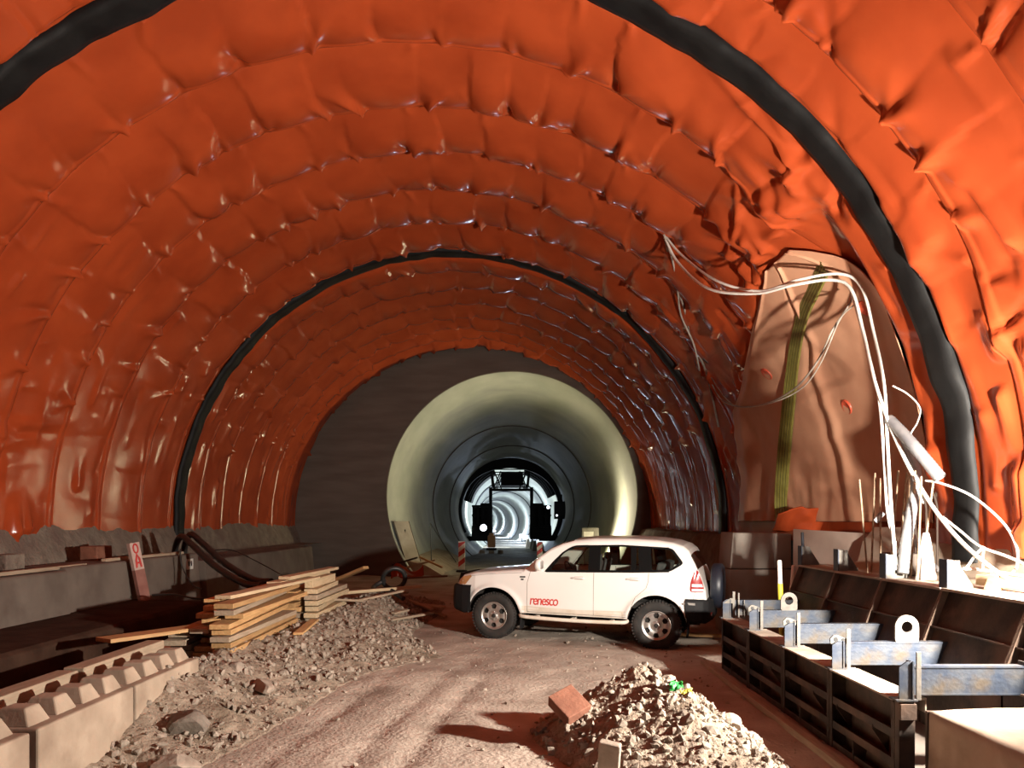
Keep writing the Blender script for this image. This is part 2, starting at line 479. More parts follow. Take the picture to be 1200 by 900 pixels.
fold += low * (.05 * vnoise(YG * 2.2 + ZG * .7, ZG * .6, 35) + .02 * vnoise(YG * 5, ZG * 2, 36))
fold += .02 * fbm(YG * 1.1, ZG * .8, 37, 3)
PG = niche_pt(ZG, YG, 0.0)
a_ = np.arcsin((ZG - ZC) / R0)
offs = .085 + fold
PG[..., 0] -= np.cos(a_) * offs; PG[..., 2] -= np.sin(a_) * offs; PG[..., 1] -= offs * .3
sheet = empty('membrane_sheet', tuple(niche_pt(np.float64(2.05), np.float64(13.))), 'pinkish tan membrane sheet covering the niche in the wall behind the cables', 'sheet')
inv = Vector(sheet.location)
def rel(P): return P - np.array(inv)
so = grid_object('panel', rel(PG), M['tan_sheet'], sheet)
sol = so.modifiers.new('thick', 'SOLIDIFY'); sol.thickness = .012; sol.offset = 1
so['label'] = 'pinkish tan sheet'
def on_niche(px, py, off=.1):
    p = hit(px, py, off); return p
for px, py in ((899, 438), (993, 477), (1016, 361)):
    c = on_niche(px, py, .10)
    e1 = (on_niche(px + 4, py, .10) - c).normalized(); e2 = (on_niche(px, py - 4, .10) - c).normalized()
    nn = e1.cross(e2).normalized(); 
    if nn.y > 0: nn = -nn
    mb = MB(); n = 28
    vs, fs = [], []
    for r, h in ((.13, .0), (.13, .02), (.105, .028), (.085, .012), (.03, .012), (.0, .012)):
        for i in range(n):
            w = 2 * PI * i / n
            # the disc stays round on the sheet: use an orthonormal basis
            b1 = e1; b2 = nn.cross(b1).normalized()
            vs.append(c + b1 * r * math.cos(w) + b2 * r * math.sin(w) + nn * h - inv)
    for j in range(5):
        for i in range(n): fs.append((j * n + i, j * n + (i + 1) % n, (j + 1) * n + (i + 1) % n, (j + 1) * n + i))
    d = mb.add(vs, fs, True).build('fixing_disc', M['disc'], sheet)
    d['label'] = 'red orange round fixing disc'
# ribbed green-yellow strip
sp = smooth_path([on_niche(px, py, .17) for px, py in ((917, 618), (916, 580), (920, 520), (926, 460), (932, 410), (941, 370), (954, 340), (966, 314))], 10)
side = []
for i, p in enumerate(sp):
    t_ = (sp[min(i + 1, len(sp) - 1)] - sp[max(i - 1, 0)]).normalized()
    nn = Vector((-.75, -.65, 0)).normalized()
    side.append((t_.cross(nn).normalized(), nn))
mb = MB(); mbd = MB()
W = .135
prof = [(-1, 0)]  # unseen weak fill added on the camera side to lift the beam fronts
for i in range(5):
    u0 = -1 + i * .4
    prof += [(u0 + .03, .03), (u0 + .30, .03), (u0 + .33, .012), (u0 + .37, .012)]
prof += [(1, 0)]
P = np.array([[tuple(p + sd * (u * W) + nn * h - inv) for u, h in prof] for p, (sd, nn) in zip(sp, side)])
st = grid_object('waterstop_strip', P, M['waterstop'], sheet, smooth=False)
st['label'] = 'ribbed olive green strip'
mbd = MB()
for i in range(4):
    u = -1 + i * .4 + .35
    mbd.tube([p + sd * (u * W) + nn * .016 - inv for p, (sd, nn) in zip(sp, side)], .008, 5)
mbd.build('groove', M['waterstop_dark'], st)

# red membrane off-cut lying at the foot of the niche
n1, n2 = 50, 16
U, V = np.meshgrid(np.linspace(0, 1, n1), np.linspace(0, 1, n2), indexing='ij')
X = 4.7 + 1.0 * U; Yq = 13.6 - .6 * U + .10 * np.sin(U * 9) * (1 - V) + .25 * (1 - V) + .05 * vnoise(U * 7, V * 3, 51)
Zq = 1.86 + V * (.30 + .12 * np.sin(U * PI)) + .03 * vnoise(U * 9, V * 2, 52)
o = grid_object('membrane_offcut', np.stack([X, Yq, Zq], -1), M['membrane'])
o.modifiers.new('thick', 'SOLIDIFY').thickness = .02
tag(o, 'crumpled orange red membrane offcut at the foot of the tan sheet', 'offcut')

# ---------------------------------------------------------------- bulkhead ring and the finished tunnel behind
RI, XI, ZI = 4.57, 0.0, 2.87
n = 128
vs, fs, = [], []
aa = [2 * PI * i / n for i in range(n)]
def ring(r, cx, cz, y): return [(cx + r * math.cos(w), y, cz + r * math.sin(w)) for w in aa]
mb = MB()
rows = []
for q in np.linspace(0, 1, 8):
    rows.append([(XC + 0.0 + (XI - XC) * q + (R0 + .25 + (RI - R0 - .25) * q) * math.cos(w), Y_END + .02 * math.sin(q * 3), ZC + (ZI - ZC) * q + (R0 + .25 + (RI - R0 - .25) * q) * math.sin(w)) for w in aa])
rows.append(ring(RI, XI, ZI, Y_END + .5))
P = np.array(rows); P = np.concatenate([P, P[:, :1]], 1)
bh = grid_object('wall_end', P, M['concrete_dark'], smooth=False)
tag(bh, 'dark brown concrete end wall ringing the mouth of the finished tunnel', 'wall', kind='structure')

def axis_pt(y):
    x = np.interp(y, [0, 75, 100, 124, 158, 264, 330], [0, 0, -.35, -1.2, -3.2, -10.0, -26])
    z = np.interp(y, [0, 60, 75, 124, 158, 264, 330], [ZI, ZI, ZI - .1, ZI - .95, ZI - 1.5, ZI - 1.4, ZI - 1.4])
    return x, z
yy = np.concatenate([np.arange(Y_END + .1, 60, .5), np.arange(60, 320, 2)])
n = 120
aa = np.linspace(0, 2 * PI, n + 1)
P = np.zeros((len(yy), n + 1, 3))
for i, yv in enumerate(yy):
    cx, cz = axis_pt(yv)
    r = RI - (.02 if int((yv - 28) / 10) % 2 else 0) - .012 * (abs(((yv - 28) / 2.0) % 1) < .05)
    P[i] = np.stack([cx + r * np.cos(aa), np.full(n + 1, yv), cz + r * np.sin(aa)], -1)
tn = grid_object('wall_tunnel', P, M['lining'], flip=True)
tag(tn, 'smooth pale concrete lining of the finished round tunnel running into the distance', 'wall', kind='structure')
# dark joints far down the tunnel
for i, yj in enumerate((44, 56, 98, 124, 158, 205, 264)):
    cx, cz = axis_pt(yj); w = 1.5 if yj > 90 else .12
    mb = MB()
    mb.lathe([(RI - .0, yj - w), (RI - .06, yj - w), (RI - .06, yj + w), (RI, yj + w)], 'y', 96, (cx, 0, cz))
    o = mb.build('trim_%d' % (i + 3), M['concrete_dark'] if i < 2 else M['rubber'])
    tag(o, 'dark joint ring in the finished tunnel, number %s from its mouth' % ('one', 'two', 'three', 'four', 'five', 'six', 'seven')[i], 'tunnel joint', kind='structure')
# ---------------------------------------------------------------- floor, kerbs, rubble
def road_z(x, y):
    """Height of the trodden ground."""
    z = .035 * fbm(x * .55, y * .5, 201, 3) + .012 * fbm(x * 3, y * 2.6, 205, 3)
    # wheel ruts that swing away towards the car
    for off in (-.55, .15, .62):
        xc = -1.75 + off + .085 * (y - 4.5) + .008 * (y - 4.5) ** 2
        d = (x - xc) / .13
        z = z - .020 * np.exp(-d * d) * (1 - sstep(9, 11.5, y)) * (1 + .5 * vnoise(y * 1.2, x * 0 + off * 9, 207))
        z = z + .007 * np.exp(-(d / 1.1) ** 4) * np.sin((y + np.abs(x - xc) * 1.4) * 2 * PI / .11) * (1 - sstep(9, 11, y))
    z = z - .05 * np.exp(-(((x - 2.3) / .9) ** 2 + ((y - 12.6) / .9) ** 2))
    z = z - .055 * sstep(.2, 1.2, np.abs(x) * 0 + sstep(28, 56, y)) * 13
    return z
xs = np.concatenate([np.arange(-8.2, -3, .12), np.arange(-3, 4, .035), np.arange(4, 5.6, .12)])
ysg = np.concatenate([np.arange(-4, 3.5, .3), np.arange(3.5, 16, .035), np.arange(16, 28, .12)])
XG, YG2 = np.meshgrid(xs, ysg, indexing='ij')
fl = grid_object('floor', np.stack([XG, YG2, road_z(XG, YG2)], -1), M['soil'])
tag(fl, 'trodden pinkish brown dirt floor with wheel ruts across the tunnel', 'floor', kind='structure')
# lower roadway inside the finished tunnel
yy = np.concatenate([np.arange(27.9, 70, .5), np.arange(70, 320, 3)])
xx = np.linspace(-1, 1, 40)
P = np.zeros((len(yy), 40, 3))
for i, yv in enumerate(yy):
    cx, cz = axis_pt(yv)
    zf = np.interp(yv, [27.9, 30, 60, 75, 124, 158, 320], [0, -.02, -.7, -.75, cz - 3.6 if 0 else -1.6, -2.1, -2.1])
    hw = math.sqrt(max(.1, (RI + .02) ** 2 - (zf - cz) ** 2))
    P[i, :, 0] = cx + xx * hw; P[i, :, 1] = yv; P[i, :, 2] = zf + .03 * vnoise(xx * 6, xx * 0 + yv * .7, 230)
o = grid_object('floor_tunnel', P, M['concrete'])
tag(o, 'grey roadway along the bottom of the finished tunnel', 'floor', kind='structure')

# left side wall: shotcrete foot, concrete kerb and its ledge
def strip(name, prof, y0, y1, m, label, seed, amp, cat='wall', ny=None, kind='structure'):
    ny = ny or int((y1 - y0) / .12)
    yv = np.linspace(y0, y1, ny)
    pts = []
    for k in range(len(prof) - 1):
        (x0, z0), (x1, z1) = prof[k], prof[k + 1]
        m_ = max(2, int(math.hypot(x1 - x0, z1 - z0) / .08))
        for q in range(m_): pts.append((x0 + (x1 - x0) * q / m_, z0 + (z1 - z0) * q / m_))
    pts.append(prof[-1]); pts = np.array(pts)
    P = np.zeros((ny, len(pts), 3))
    P[..., 0] = pts[None, :, 0]; P[..., 2] = pts[None, :, 1]; P[..., 1] = yv[:, None]
    arc = np.arange(len(pts)) * .08
    A_, Y_ = np.meshgrid(arc, yv, indexing='xy')
    P[..., 0] += amp * fbm(A_ * 2.5, Y_ * 2.2, seed, 4); P[..., 2] += amp * .6 * fbm(A_ * 2.5 + 9, Y_ * 2.2, seed + 9, 4)
    o = grid_object(name, P, m)
    return tag(o, label, cat, kind=kind)
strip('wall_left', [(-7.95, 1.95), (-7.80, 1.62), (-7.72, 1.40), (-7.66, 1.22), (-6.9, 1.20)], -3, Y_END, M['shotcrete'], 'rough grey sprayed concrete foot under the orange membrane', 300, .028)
# smooth kerb segments, each its own piece
segs = [(-3, 8.0, -6.42, 1.30, 'farthest from the bulkhead, mostly outside the light'), (8.05, 11.15, -6.45, 1.32, 'in front of the pale block on the shelf'), (11.2, 15.9, -6.50, 1.36, 'with the leaning marker board and the white tag'), (16.0, 24.6, -6.40, 1.20, 'pale and clean below the timber stack')]
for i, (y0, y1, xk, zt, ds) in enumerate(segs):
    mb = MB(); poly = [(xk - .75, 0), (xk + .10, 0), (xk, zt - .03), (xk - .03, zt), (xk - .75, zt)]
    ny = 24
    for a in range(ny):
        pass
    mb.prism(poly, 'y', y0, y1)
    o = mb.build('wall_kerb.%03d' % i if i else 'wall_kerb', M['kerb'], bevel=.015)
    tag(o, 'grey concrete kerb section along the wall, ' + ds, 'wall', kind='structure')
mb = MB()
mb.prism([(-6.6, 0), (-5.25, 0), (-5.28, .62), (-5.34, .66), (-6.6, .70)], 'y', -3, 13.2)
o = mb.build('wall_ledge', mat('ledge', (.034, .018, .012), .95, c2=(.055, .03, .02), scale=3, spec=.08, bump=.4, bscale=12), bevel=.02)  # shade of the left pit is painted in as a near-black base
tag(o, 'concrete ledge at the foot of the kerb, shade put into its dark reddish colour', 'ledge', kind='structure')

# rubble heaps ---------------------------------------------------------------
def icosphere():
    bm = bmesh.new(); bmesh.ops.create_icosphere(bm, subdivisions=1, radius=1)
    v = [tuple(x.co) for x in bm.verts]; f = [tuple(x.index for x in q.verts) for q in bm.faces]
    bm.free(); return v, f
ICO = icosphere()
rs = random.Random(21)
def stone(mb, c, r, flat=.65, blocky=.25):
    """An angular stone: an icosphere with corners pushed and cut."""
    M3 = Euler((rs.uniform(0, 6), rs.uniform(0, 6), rs.uniform(0, 6))).to_matrix()
    sx, sy, sz = rs.uniform(.7, 1.3), rs.uniform(.7, 1.2), rs.uniform(flat * .7, flat * 1.3)
    cuts = [(Vector((rs.uniform(-1, 1), rs.uniform(-1, 1), rs.uniform(-1, 1))).normalized(), rs.uniform(.45, .8)) for _ in range(5)]
    vs = []
    for p in ICO[0]:
        q = Vector(p) * rs.uniform(1 - blocky, 1 + blocky)
        for nn, dd in cuts:
            e = q.dot(nn) - dd
            if e > 0: q -= nn * e
        q = M3 @ Vector((q.x * sx, q.y * sy, q.z * sz))
        vs.append(Vector(c) + q * r)
    mb.add(vs, ICO[1], False)

def ridge_h(x, y):
    """Left rubble ridge along the road."""
    yk = [4.6, 5.6, 6.3, 7.0, 7.6, 8.6, 9.8, 10.8, 11.6, 12.6, 13.6, 15.0, 16.5, 18, 20]
    toe = np.interp(y, yk, [-3.0, -2.75, -2.55, -2.42, -2.32, -2.15, -1.95, -1.45, -1.00, -1.35, -1.75, -1.7, -1.55, -1.5, -1.7])
    crest = np.interp(y, yk, [-3.7, -3.7, -3.65, -3.6, -3.55, -3.5, -3.4, -3.2, -3.0, -2.95, -2.9, -2.7, -2.6, -2.6, -2.7])
    hc = np.interp(y, yk, [0, .02, .14, .42, .55, .47, .40, .40, .42, .46, .44, .50, .48, .25, 0])
    back = np.interp(y, yk, [-4.0, -4.0, -4.0, -4.0, -4.0, -4.4, -5.0, -5.2, -5.3, -5.3, -5.3, -5.0, -4.8, -4.5, -4.2])
    t = np.clip((x - crest) / (toe - crest), 0, 1); tb = np.clip((crest - x) / (crest - back), 0, 1)
    return hc * np.where(x > crest, (1 - t) ** 1.15 * (1 - .25 * np.sin(t * PI) * 0), 1 - tb * tb * (3 - 2 * tb))
def mound_h(x, y):
    """Right-hand heap in front of the steel forms."""
    cx, cy = 1.22, 7.15
    dx, dy = x - cx, y - cy
    rx = np.where(dx > 0, .92, 1.05); ry = np.where(dy > 0, .95, 2.3)
    sk = dx - .28 * np.clip(-dy, 0, 2)
    r = np.sqrt((sk / rx) ** 2 + (dy / ry) ** 2)
    return .70 * np.clip(1 - r, 0, 1) ** .95
def heap(name, fn, x0, x1, y0, y1, res, m, label, seed, nst, big, rough_amp):
    xs_ = np.arange(x0, x1, res); ys_ = np.arange(y0, y1, res)
    X_, Y_ = np.meshgrid(xs_, ys_, indexing='ij')
    h = fn(X_, Y_)
    Z_ = road_z(X_, Y_) + h + sstep(0, .08, h) * (rough_amp * fbm(X_ * 3.2, Y_ * 3.2, seed, 4) + .018 * np.abs(vnoise(X_ * 16, Y_ * 16, seed + 7))) - .03 * (h < .006)
    keep = h > -.5
    o = grid_object(name, np.stack([X_, Y_, Z_], -1), m, mask=sm_mask(h > .004), smooth=False)
    tag(o, label, 'rubble heap', kind='stuff')
    # loose stones over it, part of the same uncountable heap
    mb = MB(); k = 0
    while k < nst:
        px, py = rs.uniform(x0, x1), rs.uniform(y0, y1)
        i, j = int((px - x0) / res), int((py - y0) / res)
        hh = float(fn(np.float64(px), np.float64(py)))
        if hh < .015 and rs.random() > .12: continue
        if hh < .001 and float(fn(np.float64(px - .25), np.float64(py))) < .001 and float(fn(np.float64(px + .25), np.float64(py))) < .001: continue
        r = big * (.13 + .87 * rs.random() ** 5)
        zc = Z_[min(i, Z_.shape[0] - 1), min(j, Z_.shape[1] - 1)]
        stone(mb, (px, py, zc + r * .18), r); k += 1
    s = mb.build('loose_stones', M['stone'], o, fix=False)
    s['kind'] = 'stuff'; s['label'] = 'pale angular stones'
    return o
def sm_mask(m):
    g = m.copy(); g[1:] |= m[:-1]; g[:-1] |= m[1:]; g[:, 1:] |= m[:, :-1]; g[:, :-1] |= m[:, 1:]
    return g
heap('rubble_ridge', ridge_h, -5.3, -.85, 4.6, 19.5, .045, M['rubble'], 'long ridge of pale broken rubble along the left of the road under the timber', 401, 9500, .062, .05)
heap('rubble_heap', mound_h, .05, 2.9, 4.6, 8.3, .03, M['rubble'], 'steep heap of broken rubble in front of the steel forms', 431, 4600, .06, .05)
mb = MB()
for k in range(1500):
    px, py = rs.uniform(-3.0, 2.9), 4.2 + 11 * rs.random() ** 1.3
    if abs(px - (-.5)) < 1.4 and rs.random() < .55: continue
    r = .008 + .03 * rs.random() ** 4
    stone(mb, (px, py, float(road_z(np.float64(px), np.float64(py))) + r * .2), r)
tag(mb.build('scattered_gravel', M['stone'], fix=False), 'small loose gravel scattered over the dirt road', 'gravel', kind='stuff')

# single larger pieces that can be told apart
def rock(name, loc, r, m, label, cat='rock', seed=1, sub=3, sq=(1, 1, .7), rot=(0, 0, 0)):
    rng = random.Random(seed)
    bm = bmesh.new(); bmesh.ops.create_icosphere(bm, subdivisions=sub, radius=1)
    cuts = [(Vector((rng.uniform(-1, 1), rng.uniform(-1, 1), rng.uniform(-.6, 1))).normalized(), rng.uniform(.55, .82)) for _ in range(11)]
    for v in bm.verts:
        q = v.co.copy()
        for nn, dd in cuts:
            e = q.dot(nn) - dd
            if e > 0: q -= nn * e
        q *= 1 + .06 * mnoise.noise(q * 3 + Vector((seed, 0, 0)))
        v.co = Vector((q.x * sq[0], q.y * sq[1], q.z * sq[2])) * r
    me = bpy.data.meshes.new(name); bm.to_mesh(me); bm.free(); me.materials.append(m)
    o = bpy.data.objects.new(name, me); COL.objects.link(o); o.location = loc; o.rotation_euler = rot
    return tag(o, label, cat)
def gz(x, y): return float(road_z(np.float64(x), np.float64(y)))
def hz(x, y): return gz(x, y) + max(float(ridge_h(np.float64(x), np.float64(y))), float(mound_h(np.float64(x), np.float64(y))))
rock('boulder', (-2.98, 4.95, .06), .36, M['stone_dark'], 'large angular dark boulder in front of the concrete blocks', 'boulder', 5, sq=(1.05, .75, .62))
rock('rock', (-2.75, 6.3, hz(-2.75, 6.3) + .03), .17, M['stone'], 'pale flat rock low on the rubble near the big blocks', seed=9, sq=(1.2, .7, .5), rot=(.3, .2, .5))
rock('rock', (-3.0, 7.05, hz(-3.0, 7.05) + .0), .24, M['stone_dark'], 'dark clod on the rubble beside the end of the studded blocks', seed=12, sq=(1, .9, .7))
rock('rock', (-2.78, 8.5, hz(-2.78, 8.5) + .02), .2, M['stone'], 'long pale slab of rock lying on the rubble below the timber ends', seed=14, sq=(.7, 1.7, .45), rot=(0, -.25, .5))
rock('rock', (-3.1, 8.7, hz(-3.1, 8.7) + .02), .15, M['stone'], 'pale chunk of rock touching the underside of the timber stack', seed=15)
rock('rock', (1.95, 6.9, hz(1.95, 6.9) + .04), .13, M['stone'], 'whitish chunk on the lit flank of the heap below the yellow scrap', seed=16)
rock('rock', (2.02, 6.55, hz(2.02, 6.55) + .02), .12, M['stone'], 'grey chunk low on the lit flank of the heap beside the steel form', seed=17)
rock('rock', (1.45, 7.25, hz(1.45, 7.25) + .05), .10, M['stone'], 'squarish pale stone right under the crest of the heap', seed=18, sub=2)
def slab(name, loc, d, rot, m, label, cat, bevel=.008):
    mb = MB(); mb.box((0, 0, 0), d)
    o = mb.build(name, m, bevel=bevel); o.location = loc; o.rotation_euler = rot
    return tag(o, label, cat)
slab('brick', (.52, 6.95, hz(.52, 6.95) + .16), (.26, .30, .13), (.55, -.35, .5), M['brick'], 'reddish brown brick tilted on the shaded flank of the heap', 'brick')
slab('concrete_chunk', (.72, 5.72, .22), (.16, .07, .42), (.25, .12, -.35), M['stone'], 'upright broken slab standing in the shaded foot of the heap', 'slab', .012)
slab('concrete_chunk', (1.62, 7.45, hz(1.62, 7.45) + .06), (.16, .12, .10), (.4, .5, .3), M['stone'], 'boxy pale concrete chunk on the far shoulder of the heap', 'slab', .01)
# crumpled scraps of wrapping
def scrap(name, loc, r, m, label, seed):
    u = np.linspace(-1, 1, 12); U, V = np.meshgrid(u, u, indexing='ij')
    P = np.stack([U * r + .25 * r * vnoise(U * 2, V * 2, seed), V * r * .7 + .3 * r * vnoise(U * 2, V * 2, seed + 1), .5 * r * vnoise(U * 2.4, V * 2.4, seed + 2) + .35 * r * V], -1)
    o = grid_object(name, P, m, smooth=False); o.location = loc; o.modifiers.new('thick', 'SOLIDIFY').thickness = .004
    return tag(o, label, 'scrap')
scrap('plastic_scrap', (1.44, 6.72, hz(1.44, 6.72) + .06), .055, mat('green_plastic', (.03, .28, .06), .4), 'small crumpled green plastic scrap on the heap', 501)
scrap('plastic_scrap', (1.52, 6.66, hz(1.52, 6.66) + .05), .05, mat('yellow_plastic', (.62, .50, .08), .4), 'small crumpled yellow scrap beside the green one on the heap', 505)

# precast studded blocks -------------------------------------------------------
def studded_block(y0, y1, label, parent_first=None):
    b = empty('concrete_block', (-3.66, (y0 + y1) / 2, 0), label, 'concrete block', 'studded blocks beside the rubble')
    L = y1 - y0
    mb = MB(); mb.box((0, 0, .29), (.60, L - .02, .58))
    mb.build('body', M['concrete_warm'], b, bevel=.018)
    for k in range(4):
        s = MB(); s.box((.06, -L / 2 + L / 8 + k * L / 4, .575 + .065), (.30, .27, .13), taper=.62)
        s.build('stud', M['concrete_warm'], b, bevel=.012)
    return b
studded_block(3.95, 5.37, 'studded precast concrete block partly behind the boulder')
studded_block(5.44, 6.84, 'studded precast concrete block with its whole side face lit')
studded_block(6.86, 8.26, 'studded precast concrete block half buried in the rubble ridge')
for i, (y0, y1, lab) in enumerate(((4.4, 7.15, 'weathered pale beam lying behind the studded blocks, the nearer of two'), (7.2, 8.9, 'weathered pale beam behind the blocks, reaching to the timber stack'))):
    mb = MB(); mb.box((0, 0, 0), (.20, y1 - y0, .22))
    o = mb.build('beam', M['wood_grey'], bevel=.012); o.location = (-4.12, (y0 + y1) / 2, .56); o.rotation_euler = (-.005, 0, .01)
    tag(o, lab, 'beam')
    mb = MB(); mb.box((0, 0, .22), (.3, (y1 - y0) * .8, .45)); o = mb.build('concrete_footing', M['concrete_dark']); o.location = (-4.14, (y0 + y1) / 2, 0)
    tag(o, ('rough footing under the nearer weathered beam', 'rough footing under the farther weathered beam')[i], 'footing')
# ---------------------------------------------------------------- the off-road car
# local axes: x towards the tail (0 at the front axle), y lateral (-y faces the viewer), z up from the ground
M['car_white'] = mat('car_white', (.78, .76, .73), .28, coat=.6, c2=(.74, .71, .67), scale=1.2)
M['car_dust'] = mat('car_dust', (.60, .52, .42), .8, c2=(.7, .63, .54), scale=6)
M['car_black'] = mat('car_black', (.008, .008, .009), .7, spec=.3, bump=.08, bscale=90, bdist=.004)
M['trim_black'] = mat('trim_black', (.003, .003, .003), .6, spec=.12)
M['car_under'] = mat('car_under', (.02, .017, .015), .9)
M['car_glass'] = glass('car_glass', (.82, .86, .80))
M['screen_glass'] = glass('screen_glass', (.70, .74, .72))
M['tyre'] = mat('tyre', (.012, .0115, .011), .8, c2=(.032, .027, .023), scale=6, bump=.2, bscale=40)
M['alloy'] = mat('alloy', (.58, .56, .53), .38, metal=.85, c2=(.46, .43, .40), scale=7)
M['lamp_red'] = mat('lamp_red', (.30, .008, .008), .15, coat=.8)
M['lamp_clear'] = mat('lamp_clear', (.75, .75, .75), .12, coat=.8)
M['lamp_amber'] = mat('lamp_amber', (.42, .20, .08), .2, coat=.8)
M['seat'] = mat('seat', (.05, .05, .055), .85, c2=(.08, .08, .085), scale=12)
WB, WR = 2.79, .395
TP = [(-.86, .44), (-.83, .78), (-.78, .90), (-.70, 1.00), (-.60, 1.08), (-.40, 1.13), (0, 1.17), (.35, 1.205), (.52, 1.22), (.60, 1.285), (.74, 1.425), (.98, 1.60), (1.18, 1.69), (1.36, 1.74), (1.7, 1.775),
      (2.3, 1.79), (2.75, 1.775), (3.02, 1.74), (3.18, 1.69), (3.27, 1.62), (3.38, 1.42), (3.48, 1.20), (3.55, 1.0), (3.565, .86), (3.58, .78)]
WP = [(-.86, .55), (-.82, .66), (-.74, .77), (-.6, .86), (-.35, .915), (0, .93), (.5, .925), (2.2, .925), (2.8, .935), (3.1, .915), (3.3, .885), (3.45, .85), (3.55, .80), (3.58, .77)]
def Tc(x): return np.interp(x, *zip(*TP))
def Wc(x): return np.interp(x, *zip(*WP))
def belt(x): return 1.188 + .030 * (x - .93)
AR = .475
def zb(x):
    z = np.full_like(x, .47)
    for xc in (0.0, WB):
        d = np.abs(x - xc)
        z = np.where(d < AR, np.maximum(z, WR + .02 + np.sqrt(np.maximum(AR ** 2 - d ** 2, 0))), z)
    z = np.where(x < -AR + .0, np.maximum(z, .80), z); z = np.where(x > WB + AR - .0, np.maximum(z, .82), z)
    return z
def yside(x, z):
    w = Wc(x)
    w = w - .05 * np.clip((.62 - z) / .16, 0, 1) ** 2
    w = w + .012 * np.exp(-((z - .95) / .2) ** 2)
    B = belt(x)
    w = w - .30 * np.clip(z - B, 0, 1) - .03 * sstep(-.02, .05, z - B) * 0
    for xc in (0.0, WB):                                     # flared arches
        d = np.sqrt((x - xc) ** 2 + (z - WR) ** 2)
        w = w + .032 * np.exp(-((d - AR - .03) / .05) ** 2)
    return w
stn = list(np.linspace(-.86, 3.58, 190)) + list(np.linspace(-.86, -.5, 40)) + list(np.linspace(3.2, 3.58, 40)) + list(np.linspace(.5, 1.4, 30))
for xc in (0.0, WB):
    for q in np.linspace(0, PI, 60): stn.append(xc - AR * math.cos(q))
    stn += [xc - AR - .001, xc + AR + .001]
stn = np.array(sorted(x for x in stn if -.86 <= x <= 3.58))
stn = stn[np.concatenate([[True], np.diff(stn) > .0007])]
N1, N2, N3, N4 = 34, 26, 7, 8
nrow = N1 + N2 + N3 + N4
HP = np.zeros((len(stn), nrow, 3))
bz = zb(stn)
for i, xv in enumerate(stn):
    T = float(Tc(xv)); B = float(belt(np.float64(xv)))
    rc = .075 if T < B + .1 else .095
    z0 = min(float(bz[i]), T - .02)
    zs = max(T - rc, z0 + .004)
    z1 = min(B, z0 + (zs - z0) * .62)
    zz1 = np.concatenate([np.linspace(z0, z1, N1, endpoint=False), np.linspace(z1, zs, N2)])
    y1 = yside(np.full_like(zz1, xv), zz1)
    ye = y1[-1]; rr_ = T - zs
    ry = min(rr_ * 1.25, ye * .4)
    an = np.linspace(0, PI / 2, N3 + 1)[1:]
    ya = ye - ry * (1 - np.cos(an)); za = zs + rr_ * np.sin(an)
    yt = np.linspace(ya[-1], 0, N4 + 1)[1:]
    zt = T + .030 * (1 - (yt / max(ya[-1], .01)) ** 2) * (1 if xv < 3.4 else .3)
    HP[i, :, 0] = xv
    HP[i, :, 1] = np.concatenate([y1, ya, yt]); HP[i, :, 2] = np.concatenate([zz1, za, zt])

car = empty('car', (0, 0, 0), 'white five-door off-road car with red lettering, parked sideways across the tunnel', 'car')
def inpoly(x, z, poly):
    c = np.zeros(np.shape(x), bool); j = len(poly) - 1
    for i in range(len(poly)):
        xi, zi = poly[i]; xj, zj = poly[j]
        if zi != zj:
            c ^= ((zi > z) != (zj > z)) & (x < (xj - xi) * (z - zi) / (zj - zi) + xi)
        j = i
    return c
DLO = [(.90, 1.198), (1.04, 1.37), (1.20, 1.54), (1.34, 1.625), (1.42, 1.648), (2.2, 1.678), (2.96, 1.655), (3.03, 1.63), (3.19, 1.43), (3.18, 1.39), (3.0, 1.275), (2.4, 1.240), (.93, 1.188)]
def inset(poly, d):
    """Offset a closed outline inwards (negative d: outwards)."""
    out = []; n = len(poly)
    A = sum(poly[i][0] * poly[(i + 1) % n][1] - poly[(i + 1) % n][0] * poly[i][1] for i in range(n))
    s = 1 if A > 0 else -1
    for i in range(n):
        a, b, c = Vector(poly[i - 1]), Vector(poly[i]), Vector(poly[(i + 1) % n])
        n1 = Vector((-(b - a).y, (b - a).x)).normalized() * s; n2 = Vector((-(c - b).y, (c - b).x)).normalized() * s
        m = (n1 + n2); m = m / max(.35, m.dot(n1)) if m.length > 1e-6 else n1
        if m.length > 2.2: m = m.normalized() * 2.2
        out.append(tuple(b + m * d))
    return out
fx = (HP[:-1, :-1, 0] + HP[1:, 1:, 0]) / 2; fz = (HP[:-1, :-1, 2] + HP[1:, :-1, 2] + HP[1:, 1:, 2] + HP[:-1, 1:, 2]) / 4
rowi = np.broadcast_to(np.arange(nrow - 1)[None, :], fx.shape)
is_side = rowi < N1 + N2 - 1
glasszone = is_side & inpoly(fx, fz, inset(DLO, .018))
FD = [(.60, .50), (.60, 1.20), (.90, 1.21), (1.30, 1.66), (1.755, 1.69), (1.755, .50)]
RD = [(1.755, .50), (1.755, 1.69), (2.66, 1.69), (2.66, 1.0), (2.45, .82), (2.33, .50)]
fdoor = is_side & inpoly(fx, fz, FD) & ~glasszone
rdoor = is_side & inpoly(fx, fz, RD) & ~glasszone
toprow = rowi >= N1 + N2 + N3 - 4
wind = (rowi >= N1 + N2 + 3) & (fx > .60) & (fx < 1.36)
hood = (rowi >= N1 + N2 - 1) & (fx > -.56) & (fx < .54)
tailglass = (rowi >= N1 + N2 + 3) & (fx > 3.31) & (fx < 3.42)
body = ~(glasszone | fdoor | rdoor | wind | hood | tailglass)
